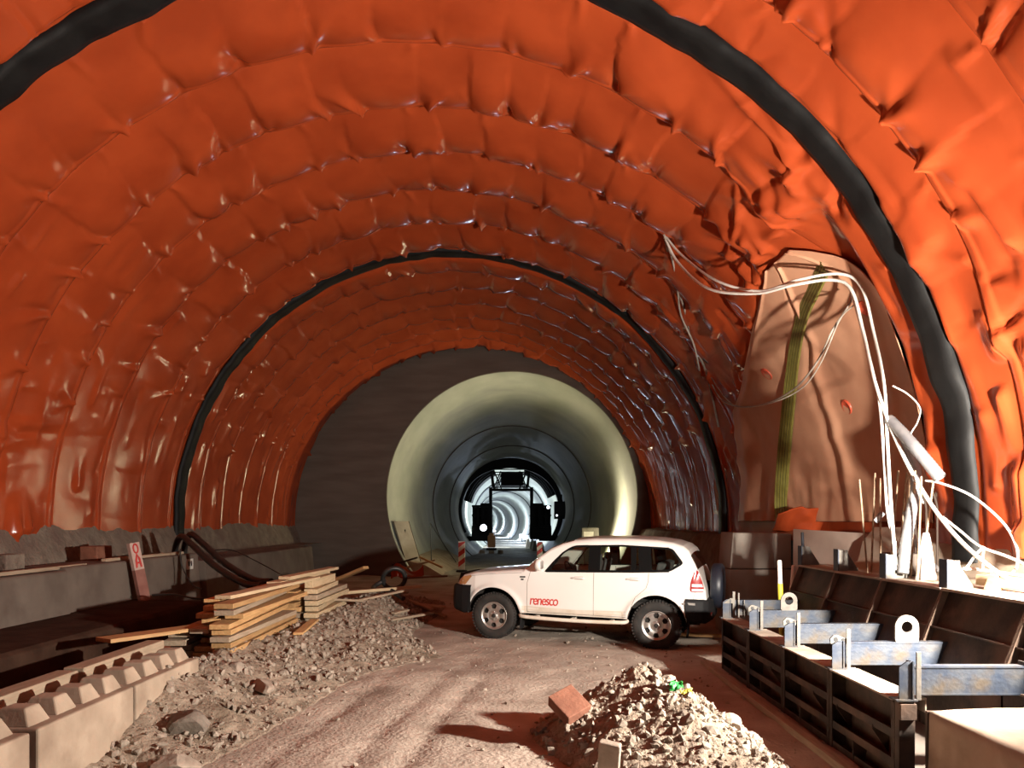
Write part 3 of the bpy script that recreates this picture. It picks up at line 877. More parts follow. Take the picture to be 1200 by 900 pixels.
def hull(name, faces, m, sides, parent, off=0.0):
    """Skin faces picked from the hull, on the given sides (-1 viewer side, 1 far side)."""
    V, Fc, remap = [], [], {}
    ii, jj = np.where(faces)
    for s in sides:
        for i, j in zip(ii, jj):
            q = []
            for a, b in ((i, j), (i + 1, j), (i + 1, j + 1), (i, j + 1)):
                k = (a, b, s if b < nrow - 1 else 0)
                if k not in remap:
                    remap[k] = len(V); p = HP[a, b]; V.append((p[0], p[1] * s, p[2]))
                q.append(remap[k])
            Fc.append(q if s > 0 else q[::-1])
    mb = MB(); mb.add(V, Fc, True)
    o = mb.build(name, m, parent, fix=False)
    return o
hull('body_shell', body, M['car_white'], (-1, 1), car)
hull('hood', hood, M['car_white'], (-1, 1), car)
ws = hull('windshield', wind, M['screen_glass'], (-1, 1), car); ws['label'] = 'sloping clear windshield'
hull('rear_window', tailglass, M['car_glass'], (-1, 1), car)
def sidept(x, z, s, off):
    return Vector((x, s * (float(yside(np.float64(x), np.float64(z))) + off), z))
def rounded(poly, n=4, k=.22):
    out = []; m = len(poly)
    for i in range(m):
        a, b, c = Vector(poly[i - 1]), Vector(poly[i]), Vector(poly[(i + 1) % m])
        p, q = b + (a - b).normalized() * min(.05, (a - b).length * .4), b + (c - b).normalized() * min(.05, (c - b).length * .4)
        for t_ in range(n + 1):
            u = t_ / n
            out.append(tuple(p * (1 - u) ** 2 + b * 2 * u * (1 - u) + q * u * u))
    return out
def densify(poly, d=.05):
    out = []
    for i in range(len(poly)):
        a, b = Vector(poly[i]), Vector(poly[(i + 1) % len(poly)])
        k = max(1, int((b - a).length / d))
        for q in range(k): out.append(tuple(a + (b - a) * q / k))
    return out
def ribbon(poly, w, s, off, mbx):
    P0 = densify(poly); P1 = inset(P0, w); n = len(P0)
    vs = [sidept(*p, s, off) for p in P0] + [sidept(*p, s, off) for p in P1]
    vs += [sidept(*p, s, off - .02) for p in P0] + [sidept(*p, s, off - .02) for p in P1]
    fs = []
    for i in range(n):
        j = (i + 1) % n
        fs += [(i, j, n + j, n + i), (2 * n + i, i, j, 2 * n + j)[::-1], (n + i, n + j, 3 * n + j, 3 * n + i)]
    mbx.add(vs, fs)
def sheet_poly(poly, s, off):
    """Flat-ish polygon laid on the car's side."""
    bm = bmesh.new()
    vs = [bm.verts.new((p[0], 0, p[1])) for p in densify(poly, .08)]
    bm.faces.new(vs)
    bmesh.ops.triangulate(bm, faces=bm.faces)
    bmesh.ops.subdivide_edges(bm, edges=bm.edges, cuts=1)
    bmesh.ops.triangulate(bm, faces=bm.faces)
    V = [sidept(v.co.x, v.co.z, s, off) for v in bm.verts]; bm.verts.index_update()
    Fs = [tuple(v.index for v in f.verts) for f in bm.faces]; bm.free()
    return V, Fs
def line_on(pts, s, mbx, r=.004, off=.0):
    q = []
    for a, b in zip(pts[:-1], pts[1:]):
        k = max(2, int(math.hypot(b[0] - a[0], b[1] - a[1]) / .04))
        for t_ in range(k): q.append((a[0] + (b[0] - a[0]) * t_ / k, a[1] + (b[1] - a[1]) * t_ / k))
    q.append(pts[-1])
    mbx.tube([sidept(x, z, s, off) for x, z in q], r, 5)
WINS = {'front_window': [(1.00, 1.218), (1.12, 1.40), (1.26, 1.565), (1.40, 1.632), (1.66, 1.648), (1.67, 1.228)],
        'rear_door_window': [(1.83, 1.235), (1.82, 1.652), (2.36, 1.658), (2.39, 1.258)],
        'quarter_light': [(2.43, 1.260), (2.42, 1.655), (2.48, 1.653), (2.52, 1.264)],
        'quarter_window': [(2.68, 1.277), (2.64, 1.648), (2.94, 1.635), (3.0, 1.61), (3.145, 1.43), (2.98, 1.296)]}
M['seam'] = mat('seam', (.20, .17, .15), .8)
for s in (-1, 1):
    fd = hull('front_door', fdoor, M['car_white'], (s,), car)
    rd = hull('rear_door', rdoor, M['car_white'], (s,), car)
    # black surround: whole glasshouse outline minus the panes
    mb = MB(); ribbon(rounded(DLO), .030, s, .004, mb)
    for nm, w in WINS.items(): ribbon(rounded(w), -.016, s, .003, mb)
    for pil in ([(1.655, 1.22), (1.645, 1.655), (1.84, 1.665), (1.85, 1.23)], [(2.37, 1.25), (2.34, 1.668), (2.44, 1.668), (2.45, 1.255)], [(2.50, 1.255), (2.46, 1.665), (2.67, 1.66), (2.71, 1.272)],
                [(.93, 1.198), (1.05, 1.365), (1.06, 1.34), (1.005, 1.208)]):
        V, Fs = sheet_poly(pil, s, .001); mb.add(V, Fs)
    # sill of the windows
    V, Fs = sheet_poly([(.93, 1.185), (.95, 1.222), (2.98, 1.297), (2.98, 1.264), (2.4, 1.234)], s, .0015); mb.add(V, Fs)
    V, Fs = sheet_poly([(1.32, 1.603), (1.42, 1.650), (2.2, 1.680), (2.96, 1.657), (2.96, 1.628), (2.2, 1.648), (1.42, 1.622)], s, .0015); mb.add(V, Fs)
    t_ = mb.build('window_trim', M['trim_black'], car); t_['label'] = 'black window surround'
    for nm, w in WINS.items():
        V, Fs = sheet_poly(rounded(inset(w, -.006)), s, -.006)
        g = MB().add(V, Fs, True).build(nm, M['car_glass'], car); g['label'] = 'tinted side glass'
    # door handles
    for dr, hx, hz_ in ((fd, 1.50, 1.105), (rd, 2.42, 1.125)):
        mb = MB(); mb.tube([sidept(hx - .12, hz_, s, .004), sidept(hx - .09, hz_ + .008, s, .035), sidept(hx + .06, hz_ + .010, s, .038), sidept(hx + .10, hz_, s, .004)], .014, 8)
        mb.build('door_handle', M['car_white'], dr)
        mb = MB(); mb.add(*sheet_poly([(hx - .07, hz_ - .025), (hx - .07, hz_ + .03), (hx + .07, hz_ + .03), (hx + .07, hz_ - .025)], s, .002)); mb.build('handle_recess', mat('recess', (.5, .46, .42), .5) if 'recess' not in bpy.data.materials else bpy.data.materials['recess'], dr)
    # shut lines
    for ln, rw in (([(.60, .50), (.605, 1.0), (.66, 1.195)], .004), ([(1.755, .50), (1.755, 1.215)], .004), ([(2.33, .52), (2.45, .84), (2.62, .99), (2.655, 1.1), (2.66, 1.265)], .004),
                   ([(.60, .50), (2.33, .50)], .004), ([(-.50, 1.03), (-.42, 1.07), (-.1, 1.115), (.50, 1.16)], .003), ([(3.36, .83), (3.39, .96)], .003)):
        mb = MB(); line_on(ln, s, mb, rw); mb.build('shut_line', M['seam'], car)
    # dusty lower edge and side step
    mb = MB(); V, Fs = sheet_poly([(.51, .475), (.51, .60), (1.4, .575), (2.30, .60), (2.30, .475)], s, .0015); mb.add(V, Fs)
    o = mb.build('dusty_sill', M['car_dust'], car); o['label'] = 'dusty beige band along the sill'
    mb = MB(); mb.tube(smooth_path([(.46, s * .86, .435), (.60, s * .95, .415), (1.4, s * .96, .40), (2.2, s * .95, .415), (2.32, s * .86, .435)], 6), .032, 8)
    for xq in (.75, 1.4, 2.05): mb.box((xq, s * .83, .42), (.05, .26, .03))
    o = mb.build('side_step', M['car_dust'], car); o['label'] = 'dusty tubular side step'
    # mirror
    mb = MB(); mb.lathe([(.0, -.06), (.07, -.055), (.105, -.02), (.105, .03), (.09, .05), (0, .052)], 'x', 20)
    V = [(p[0] * 1.0 + .84, s * (1.06 + p[1] * 1.05), 1.315 + p[2] * 1.0) for p in mb.v]
    mb2 = MB(); mb2.v, mb2.f, mb2.sm = V, mb.f, mb.sm
    mb2.tube([(.84, s * .90, 1.225), (.84, s * .99, 1.26)], .03, 8)
    mr = mb2.build('side_mirror', M['car_white'], car)
    mb = MB(); mb.box((.902, s * 1.06, 1.315), (.01, .15, .13)); mb.build('mirror_glass', M['alloy'], mr, bevel=.004)
    # headlamp and tail lamp
    V, Fs = sheet_poly([(-.70, .91), (-.60, 1.045), (-.44, 1.085), (-.42, 1.06), (-.55, .91)], s, .006)
    mb = MB(); mb.add(V, Fs, True); o = mb.build('headlamp', M['lamp_amber'], car); o['label'] = 'wraparound headlamp'
    V, Fs = sheet_poly(rounded([(3.31, .96), (3.32, 1.13), (3.385, 1.31), (3.425, 1.31), (3.50, 1.12), (3.54, .96)]), s, .010)
    mb = MB(); mb.add(V, Fs, True); o = mb.build('tail_lamp', M['lamp_red'], car); o['label'] = 'tall red tail lamp'
    mb = MB(); V, Fs = sheet_poly([(3.34, 1.045), (3.34, 1.09), (3.495, 1.09), (3.51, 1.045)], s, .016); mb.add(V, Fs)
    V, Fs = sheet_poly([(3.34, .975), (3.34, 1.015), (3.52, 1.015), (3.53, .975)], s, .016); mb.add(V, Fs)
    mb.build('clear_lens', M['lamp_clear'], o)
    # mud flaps and arch liners
    for xq, zz_ in ((.49, .36), (WB + .50, .40)):
        mb = MB(); mb.box((xq, s * .80, zz_), (.02, .22, .34), (0, .08, 0)); mb.build('mud_flap', M['car_black'], car, bevel=.006)
    for xc in (0, WB):
        mb = MB(); mb.lathe([(AR + .01, s * .92), (AR + .01, s * .45), (0, s * .45)], 'y', 40, (xc, 0, WR + .02), a0=0, a1=PI)
        mb.build('arch_liner', M['car_under'], car)
    # badge
    mb = MB(); V, Fs = sheet_poly([(.47, 1.075), (.47, 1.10), (.57, 1.105), (.57, 1.08)], s, .004); mb.add(V, Fs)
    V, Fs = sheet_poly([(.49, 1.035), (.49, 1.06), (.54, 1.06), (.54, 1.035)], s, .004); mb.add(V, Fs)
    mb.build('fender_badge', M['car_black'], car)
    # lettering on the front door
    if s < 0:
        cu = bpy.data.curves.new('lettering', 'FONT'); cu.body = 'renesco'; cu.size = .255; cu.shear = .16; cu.space_character = .84; cu.offset = .002
        cu.extrude = .001
        tmp = bpy.data.objects.new('tmp_text', cu); COL.objects.link(tmp)
        bpy.context.view_layer.update()
        me = bpy.data.meshes.new_from_object(tmp.evaluated_get(bpy.context.evaluated_depsgraph_get()))
        bpy.data.objects.remove(tmp); bpy.data.curves.remove(cu)
        x0 = min(v.co.x for v in me.vertices); x1 = max(v.co.x for v in me.vertices)
        for v in me.vertices:
            xx_ = .655 + (v.co.x - x0) / (x1 - x0) * .50; zz_ = .628 + v.co.y * .92
            v.co = sidept(xx_, zz_, s, .003 + v.co.z)
        me.materials.clear(); me.materials.append(M['red_paint'])
        o = bpy.data.objects.new('lettering', me); COL.objects.link(o); o.parent = fd; o['label'] = 'red company lettering'
# bumpers
def bumper(name, st, wfun, zlo, zhi, tuck):
    P = np.zeros((len(st), 11, 3))
    for i, xv in enumerate(st):
        w = wfun(xv)
        lo, hi = zlo(xv), zhi(xv)
        pr = [(w - .10, lo - .02), (w - .03, lo), (w, lo + .06), (w + .012, (lo + hi) / 2), (w, hi - .05), (w - .02, hi - .012), (w - .06, hi), (w - .10, hi), (.3, hi), (.1, hi), (0, hi)]
        P[i, :, 0] = xv; P[i, :, 1] = [p[0] for p in pr]; P[i, :, 2] = [p[1] for p in pr]
    V = []; Fs = []
    for s in (-1, 1):
        n0 = len(V)
        V += [(p[0], p[1] * s, p[2]) for p in P.reshape(-1, 3)]
        for i in range(len(st) - 1):
            for j in range(10): Fs.append((n0 + i * 11 + j, n0 + (i + 1) * 11 + j, n0 + (i + 1) * 11 + j + 1, n0 + i * 11 + j + 1))
    mb = MB(); mb.add(V, Fs, True)
    return mb
sf = np.concatenate([np.linspace(-.90, -.80, 12), np.linspace(-.79, -.42, 22)])
mb = bumper('front_bumper', sf, lambda x: float(np.interp(x, [-.90, -.88, -.84, -.76, -.6, -.42], [.20, .58, .72, .83, .905, .955])), lambda x: float(np.interp(x, [-.9, -.85, -.6, -.5, -.42], [.56, .47, .42, .44, .50])),
            lambda x: float(np.interp(x, [-.9, -.86, -.8, -.42], [.80, .87, .905, .915])), 0)
mb.box((-.86, 0, .68), (.06, .9, .40))
o = mb.build('front_bumper', M['car_black'], car); o['label'] = 'black plastic front bumper'
sf = np.concatenate([np.linspace(WB + AR - .02, 3.55, 20), np.linspace(3.555, 3.66, 12)])
mb = bumper('rear_bumper', sf, lambda x: float(np.interp(x, [3.2, 3.4, 3.52, 3.60, 3.64, 3.66], [.955, .92, .87, .78, .62, .2])), lambda x: float(np.interp(x, [3.2, 3.3, 3.55, 3.66], [.60, .50, .47, .54])),
            lambda x: float(np.interp(x, [3.2, 3.57, 3.66], [.855, .85, .80])), 0)
mb.box((3.60, 0, .66), (.08, 1.0, .34))
o = mb.build('rear_bumper', M['car_black'], car); o['label'] = 'black plastic rear bumper'
mb = MB(); V, Fs = [], []
mb.box((3.30, -.932, .775), (.20, .02, .035)); o = mb.build('bumper_reflector', M['alloy'], car)
mb = MB(); mb.box((3.63, -.60, .60), (.03, .16, .05)); mb.box((3.63, .60, .60), (.03, .16, .05)); mb.build('rear_reflector', M['lamp_red'], car)
mb = MB(); mb.box((1.35, 0, .52), (4.2, 1.30, .22)); mb.box((1.5, 0, .38), (2.0, .5, .14)); mb.tube([(0, -.7, .36), (0, .7, .36)], .06); mb.tube([(WB, -.7, .36), (WB, .7, .36)], .07)
mb.build('underbody', M['car_under'], car)
mb = MB(); mb.box((-.80, 0, .98), (.10, .9, .20), (0, .3, 0)); mb.build('grille', M['car_black'], car, bevel=.01)
# wheels
def wheel(name, x, y, s, r=WR, parent=car, axis_x=False):
    w = empty_part(name, (x, y, r), parent, s, axis_x)
    t = MB()
    prof = [(.232, -.10), (.25, -.118), (.30, -.125), (.345, -.122), (.378, -.108), (r - .004, -.088), (r - .004, .088), (.378, .108), (.345, .122), (.30, .125), (.24, .118), (.215, .10)]
    t.lathe(prof, 'y', 64)
    for k in range(48):
        a = 2 * PI * k / 48
        for sd in (-1, 1):
            aa_ = a + (.045 if sd > 0 else 0)
            c = Vector(((r - .004) * math.cos(aa_), sd * .083, (r - .004) * math.sin(aa_)))
            b = MB(); b.box((0, 0, 0), (.026, .07, .030))
            R = Matrix.Rotation(-aa_, 3, 'Y')
            t.add([R @ Vector(p) + c for p in b.v], b.f)
    ty = t.build('tyre', M['tyre'], w)
    g = MB(); n = 120
    rad = [.238, .228, .218, .203, .188, .172, .155, .138, .122, .106, .085, .06, .045, .0]
    dep = [-.112, -.118, -.100, -.092, -.098, -.102, -.104, -.104, -.102, -.096, -.092, -.100, -.112, -.114]
    vs = [(q * math.cos(2 * PI * i / n), d, q * math.sin(2 * PI * i / n)) for q, d in zip(rad, dep) for i in range(n)]
    fs = []
    for j in range(len(rad) - 1):
        for i in range(n):
            rm = (rad[j] + rad[j + 1]) / 2; am = ((i + .5) / n * 6) % 1 - .5
            if ((rm - .165) / .042) ** 2 + (am * 2 * PI / 6 * rm / .046) ** 2 < 1: continue
            l = (i + 1) % n
            fs.append((j * n + i, j * n + l, (j + 1) * n + l, (j + 1) * n + i))
    g.add(vs, fs, True)
    g.lathe([(.238, -.112), (.232, -.06), (.205, .10)], 'y', 60)
    for k in range(6):
        a = 2 * PI * (k + .5) / 6; g.tube([(.072 * math.cos(a), -.09, .072 * math.sin(a)), (.072 * math.cos(a), -.118, .072 * math.sin(a))], .011, 6)
    rim = g.build('rim', M['alloy'], w, fix=False); rim['label'] = 'silver six-hole rim'
    h = MB(); h.lathe([(.20, -.055), (.0, -.055)], 'y', 40); h.lathe([(.038, -.105), (.034, -.122), (0, -.125)], 'y', 20); h.build('hub', M['car_under'], w)
    return w
def empty_part(name, loc, parent, s, axis_x):
    o = bpy.data.objects.new(name, None); COL.objects.link(o); o.parent = parent; o.location = loc
    o.rotation_euler = (0, 0, PI / 2 if axis_x else (0 if s < 0 else PI)); o.empty_display_size = .1
    return o
for x in (0, WB):
    for s in (-1, 1):
        w = wheel('wheel', x, s * .80, s)
# spare wheel on the tailgate, under a dark cover
mb = MB(); mb.lathe([(.0, 3.80), (.26, 3.80), (.34, 3.785), (.375, 3.75), (.375, 3.62), (.33, 3.59), (0, 3.58)], 'x', 48, (0, -.14, 1.02))
o = mb.build('spare_wheel', mat('spare_cover', (.012, .015, .024), .45), car); o['label'] = 'dark covered spare wheel on the tailgate'
mb = MB(); mb.box((3.57, -.14, 1.02), (.10, .16, .16)); mb.build('spare_bracket', M['car_black'], car)
# inside
for y in (-.38, .38):
    mb = MB(); mb.box((1.40, y, .90), (.50, .46, .16)); mb.box((1.64, y, 1.14), (.14, .46, .52), (0, .2, 0)); mb.box((1.71, y, 1.43), (.09, .26, .14))
    mb.build('front_seat', M['seat'], car, bevel=.03)
mb = MB(); mb.box((2.50, 0, .93), (.48, 1.25, .16)); mb.box((2.78, 0, 1.16), (.14, 1.25, .46), (0, .18, 0))
mb.build('rear_seat', M['seat'], car, bevel=.03)
mb = MB(); mb.box((.86, 0, 1.10), (.40, 1.5, .26)); mb.build('dashboard', M['seat'], car, bevel=.05)
mb = MB(); mb.lathe([(.17, -.012), (.182, 0), (.17, .012), (.158, 0), (.17, -.012)], 'x', 28)
o = mb.build('steering_wheel', M['seat'], car); o.location = (1.20, -.38, 1.20); o.rotation_euler = (0, -.45, 0)
mb = MB(); mb.box((1.7, 0, .70), (3.0, 1.66, .10)); mb.build('cabin_floor', M['car_under'], car)
mb = MB()
for sx_ in (-.25, .28):
    mb.tube([(.58 + .0, sx_ * 2.0, 1.31), (.74, sx_ * 2.0 + .18, 1.50)], .012, 5)
mb.build('wiper', M['car_black'], car)
# place: the viewer-side front tyre stands at (-.325, 13.3)
yaw = -math.radians(18.9)
RZ = Euler((0, math.radians(1.0), yaw)).to_matrix()
car.rotation_euler = (0, math.radians(1.0), yaw)
c0 = Vector((-.325, 13.28, .0)) - RZ @ Vector((0, -.92, 0))
car.location = c0
# ---------------------------------------------------------------- right-hand side: kerb, steel forms, cables
strip('wall_right', [(4.12, 0), (4.12, 1.40), (4.4, 1.42), (4.72, 1.40), (4.95, 1.46), (5.03, 1.75), (5.2, 1.95)], -3, 11.0, M['concrete_warm'], 'pale freshly cast concrete kerb on the wall side of the steel forms', 310, .012)
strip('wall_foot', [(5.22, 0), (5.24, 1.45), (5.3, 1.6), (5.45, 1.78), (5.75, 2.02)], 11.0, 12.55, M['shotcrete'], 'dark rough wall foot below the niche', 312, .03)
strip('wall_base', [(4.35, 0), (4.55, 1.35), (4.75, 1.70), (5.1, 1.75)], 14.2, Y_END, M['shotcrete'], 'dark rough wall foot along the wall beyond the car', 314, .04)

# concrete wall end with form lines, and the leaning shuttering board
mb = MB()
mb.prism([(3.86, -.05), (3.90, 1.16), (5.02, 1.16), (5.02, -.05)], 'y', 13.75, 14.6)
mb.prism([(3.92, 1.175), (3.97, 1.82), (5.02, 1.80), (5.02, 1.175)], 'y', 13.80, 14.6)
o = mb.build('wall_stub', M['concrete'], bevel=.015); tag(o, 'grey board-marked concrete wall end standing across behind the car', 'wall', kind='structure')
mb = MB(); mb.prism([(-.78, 0), (-.90, 1.92), (.88, 1.88), (.84, 0)], 'y', -.02, .02)
o = mb.build('shuttering_board', mat('board', (.36, .27, .22), .6, c2=(.42, .33, .27), scale=2, bump=.1)); o.location = (4.88, 12.0, -.02); o.rotation_euler = (-.05, 0, -math.radians(75))
tag(o, 'smooth greyish pink shuttering board leaning behind the steel forms', 'board')
mb = MB(); mb.box((0, 0, 0), (.10, 2.2, .045)); o = mb.build('plank', M['wood']); o.location = (3.55, 13.1, gz(3.55, 13.1) + .05); o.rotation_euler = (0, 0, 1.25)
tag(o, 'single yellowish plank on the ground behind the car', 'plank')

# low steel form facing the road: panels 1.2 m long, end frames between them
FX, FZ = 2.87, .72
FY = [5.76, 6.95, 8.15, 9.35, 10.52]
ordn = ['nearest', 'second nearest', 'third nearest', 'farthest']
for i in range(4):
    y0, y1 = FY[i] + .02, FY[i + 1] - .02
    L = y1 - y0
    t = empty('steel_form', (FX, y0, 0), 'dark steel form panel of the low road-side row, %s of four' % ordn[i], 'formwork panel', 'low steel form panels')
    mb = MB(); mb.box((.14, L / 2, .36), (.012, L, .70)); mb.build('skin_plate', M['steel_dark'], t)
    mb = MB(); mb.box((.12, L / 2, FZ - .008), (.26, L, .016)); mb.box((.245, L / 2, FZ - .06), (.012, L, .10)); o = mb.build('top_flange', M['steel_dusty'], t); o['label'] = 'dusty top flange'
    for zr in (.42, .20, .03):
        mb = MB(); mb.box((.07, L / 2, zr), (.12, L, .014)); mb.box((.014, L / 2, zr + (.03 if zr > .1 else .02)), (.012, L, .06)); mb.build('rail', M['steel_dark'], t)
    for yr in (.012, L - .012):
        mb = MB(); mb.prism([(0, 0.0), (.0, FZ - .02), (.135, FZ - .02), (.135, 0)], 'y', yr - .008, yr + .008); mb.box((.008, yr, .35), (.014, .05, .68)); mb.build('rib', M['steel_dark'], t)
    for k, yr in enumerate((.30, .60, .88)):
        mb = MB(); mb.prism([(.0, .43), (.0, .40), (.12, .22), (.135, .22), (.135, .43)] if k % 2 == 0 else [(0, .04), (0, .20), (.135, .20), (.10, .04)], 'y', yr * L - .006, yr * L + .006); mb.build('gusset', M['steel_dark'], t)
    mb = MB()
    for zq in (.12, .32, .55): mb.tube([(.11, .03, zq), (.11, -.03, zq)], .014, 6)
    mb.build('bolt', M['steel_pale'], t)
mb = MB(); mb.box((0, 0, 0), (.10, 5.2, .07)); o = mb.build('timber_sill', M['wood_grey'], bevel=.006); o.location = (2.72, 8.3, gz(2.72, 8.3) + .035)
tag(o, 'long squared timber lying along the foot of the low steel forms', 'timber')

def lug(mb, c, w=.20, h=.27, hole=.055, t_=.024, axis='y'):
    """Rounded plate with an eye, standing on c, facing along y."""
    n = 40; cz = h - w / 2
    out, inn = [], []
    for i in range(n):
        a = 2 * PI * i / n
        dx, dz = math.cos(a), math.sin(a)
        inn.append((dx * hole, cz + dz * hole))
        if dz >= 0: out.append((dx * w / 2, cz + dz * w / 2))
        else:
            k = min((w / 2) / max(abs(dx), 1e-6), cz / abs(dz)); out.append((dx * k, cz + dz * k))
    vs = []
    for yq in (-t_ / 2, t_ / 2):
        for p in out + inn: vs.append((c[0] + p[0], c[1] + yq, c[2] + p[1]))
    fs = []; N_ = 2 * n
    for i in range(n):
        j = (i + 1) % n
        fs += [(i, j, n + j, n + i), (N_ + i, N_ + n + i, N_ + n + j, N_ + j), (i, N_ + i, N_ + j, j), (n + i, n + j, N_ + n + j, N_ + n + i)]
    mb.add(vs, fs)
# tie beams across the trough
bl = ['nearest tie beam, with a flared end post by the concrete block', 'second tie beam, with a large bright lifting eye', 'third tie beam, with a small eye plate at its outer end',
      'fourth tie beam, with a dusty lifting eye on top', 'farthest tie beam, a short pale end frame']
for i, yb in enumerate(FY):
    xe = 4.0 if i else 3.86
    t = empty('tie_beam', (FX, yb, FZ), 'blue grey steel ' + bl[i], 'steel beam', 'tie beams across the steel forms')
    h = .205 if i else .215
    mb = MB()
    x0 = .13 if i else .14
    mb.box(((x0 + xe - FX) / 2, .0, .03 + h / 2), (xe - FX - x0, .012, h - .02))
    for zq in (.03, .03 + h - .012): mb.box(((x0 + xe - FX) / 2, .035, zq + .006), (xe - FX - x0, .09, .014))
    mb.box((xe - FX - .006, .03, .03 + h / 2), (.012, .10, h + .06))
    mb.build('channel', M['steel_blue'], t)
    mb = MB()
    ph = .255 if i else .29
    mb.prism([(.0, 0), (.0, ph * .86), (.055, ph), (.105, ph), (.105, 0)], 'y', -.07, -.055)
    mb.box((.10, -.03, ph / 2), (.012, .10, ph)); mb.box((.05, -.03, .006), (.16, .12, .012))
    o = mb.build('end_post', M['steel_blue'], t)
    mb = MB(); mb.box((.155, -.045, .16 + .02), (.035, .014, .36)); mb.build('lock_bar', M['steel_pale'], t, bevel=.002)
    if i in (1, 2, 3):
        mb = MB()
        w_, h_ = .13, .085
        mb.prism([(0, .225), (-.005, .27), (.03, .305), (.06, .305), (.14, .27), (.15, .225)], 'y', -.035, -.018)
        e = mb.build('eye_plate', M['steel_pale'], t)
        mb = MB(); mb.tube([(.045, -.037, .265), (.045, -.016, .265)], .020, 14); mb.build('eye_hole', M['black'], e)
        mb = MB(); mb.tube([(.11, -.037, .262), (.11, -.016, .262)], .014, 12); mb.build('eye_hole', M['black'], e)
    if i in (1, 3):
        mb = MB(); lug(mb, ((.70 if i == 1 else .50), .0, .03 + h), .215 if i == 1 else .20, .245 if i == 1 else .22, .05)
        o = mb.build('lifting_eye', M['steel_pale'], t)
    if i == 0:
        mb = MB(); mb.box((.06, -.058, -.36), (.12, .012, .70)); mb.box((.06, -.075, -.08), (.12, .03, .12)); mb.box((.006, -.03, -.36), (.012, .06, .70)); mb.box((.115, -.03, -.36), (.012, .06, .70))
        mb.build('end_column', M['steel_dark'], t, bevel=.003)
    if i == 4:
        mb = MB(); mb.box((.22, -.05, .17), (.02, .014, .34)); mb.box((.30, -.04, .12), (.012, .012, .24)); mb.prism([(.0, .20), (.10, .27), (.14, .27), (.14, .20)], 'y', -.075, -.06); mb.build('upright', M['steel_pale'], t)

# inclined high form behind: panels with ribs, brackets along its head
BX, BZ = 4.10, 1.42
BY = [4.82, 6.02, 7.24, 8.42, 9.64, 10.85]
on2 = ['cut off by the frame', 'nearest full one', 'second full one', 'third full one', 'farthest one, by the shuttering board']
def fpt(u):          # along the inclined face, u=0 at the head
    return (BX - .26 * u, BZ - .03 - .66 * u)
for i in range(5):
    y0, y1 = BY[i] + .012, BY[i + 1] - .012; L = y1 - y0
    t = empty('wall_form', (BX, y0, BZ), 'dark inclined steel form panel of the high row, %s' % on2[i], 'formwork panel', 'high steel form panels')
    rx = lambda u, o_=0: (fpt(u)[0] - BX + o_, fpt(u)[1] - BZ)
    mb = MB()
    a, b = rx(0), rx(1)
    mb.prism([(a[0] + .012, a[1]), (a[0] + .024, a[1]), (b[0] + .024, b[1]), (b[0] + .012, b[1])], 'y', 0, L)
    mb.prism([(b[0], b[1]), (b[0] + .024, b[1]), (b[0] + .024, -BZ + .0), (b[0], -BZ + .0)], 'y', 0, L)
    mb.build('skin_plate', M['steel_dark'], t)
    mb = MB(); mb.box((.05, L / 2, -.012), (.22, L, .024)); o = mb.build('top_flange', M['steel_dusty'], t); o['label'] = 'bright dusty top flange'
    for yr in (.0, L):
        mb = MB(); mb.prism([(a[0] - .05, a[1] + .01), (a[0] + .02, a[1] + .01), (b[0] + .02, b[1]), (b[0] - .05, b[1])], 'y', yr - .009, yr + .009)
        o = mb.build('rib', mat('rib_rust', (.13, .085, .06), .75, c2=(.18, .12, .085), scale=7) if 'rib_rust' not in bpy.data.materials else bpy.data.materials['rib_rust'], t); o['label'] = 'dusty brown rib'
    for u in (.5, .97):
        p = rx(u); mb = MB(); mb.box((p[0] - .01, L / 2, p[1]), (.06, L, .016)); mb.build('rail', M['steel_dark'] if u < .9 else bpy.data.materials['rib_rust'], t)
bn = ['beside the bright cable tail', 'in front of the thick grey conduit', 'second from the far end', 'at the far end with a threaded stud']
for k, yb in enumerate(BY[2:6]):
    t = empty('form_bracket', (BX, yb, BZ), 'bright steel bracket on the high form head, ' + bn[k], 'bracket', 'brackets on the high steel forms')
    mb = MB(); mb.box((-.03, 0, .13), (.014, .14, .28)); mb.build('face_plate', M['steel_blue'], t)
    mb = MB(); mb.box((.03, -.06, .13), (.11, .012, .26)); mb.box((.03, .06, .13), (.11, .012, .26)); mb.build('cheek', M['steel_pale'], t)
    mb = MB(); mb.prism([(.08, .0), (.08, .22), (.11, .22), (.24, .02), (.24, 0)], 'y', -.008, .008); mb.build('gusset', M['steel_pale'], t)
    if k == 3:
        mb = MB(); mb.tube([(.01, 0, .2), (.0, 0, .46)], .022, 8); mb.build('threaded_stud', M['steel_blue'], t)

# concrete block filling the near end of the trough
strip('wall_fill', [(3.03, 0), (3.05, .665), (3.3, .68), (3.7, .685), (4.12, .69)], 2.5, 5.62, M['concrete_warm'], 'sandy concrete infill with a broken edge at the near end of the steel trough', 320, .016)
mb = MB(); mb.box((3.58, 5.635, .33), (1.08, .03, .66)); tag(mb.build('stop_board', M['steel_dark']), 'dark stop-end board closing the sandy infill under the nearest tie beam', 'board')
mb = MB(); mb.box((0, 0, 0), (.85, 4.86, .03)); o = mb.build('trough_floor', M['concrete_dark']); o.location = (3.42, 8.12, .14); tag(o, 'dark concrete strip in the bottom of the trough between the steel forms', 'strip', kind='structure')

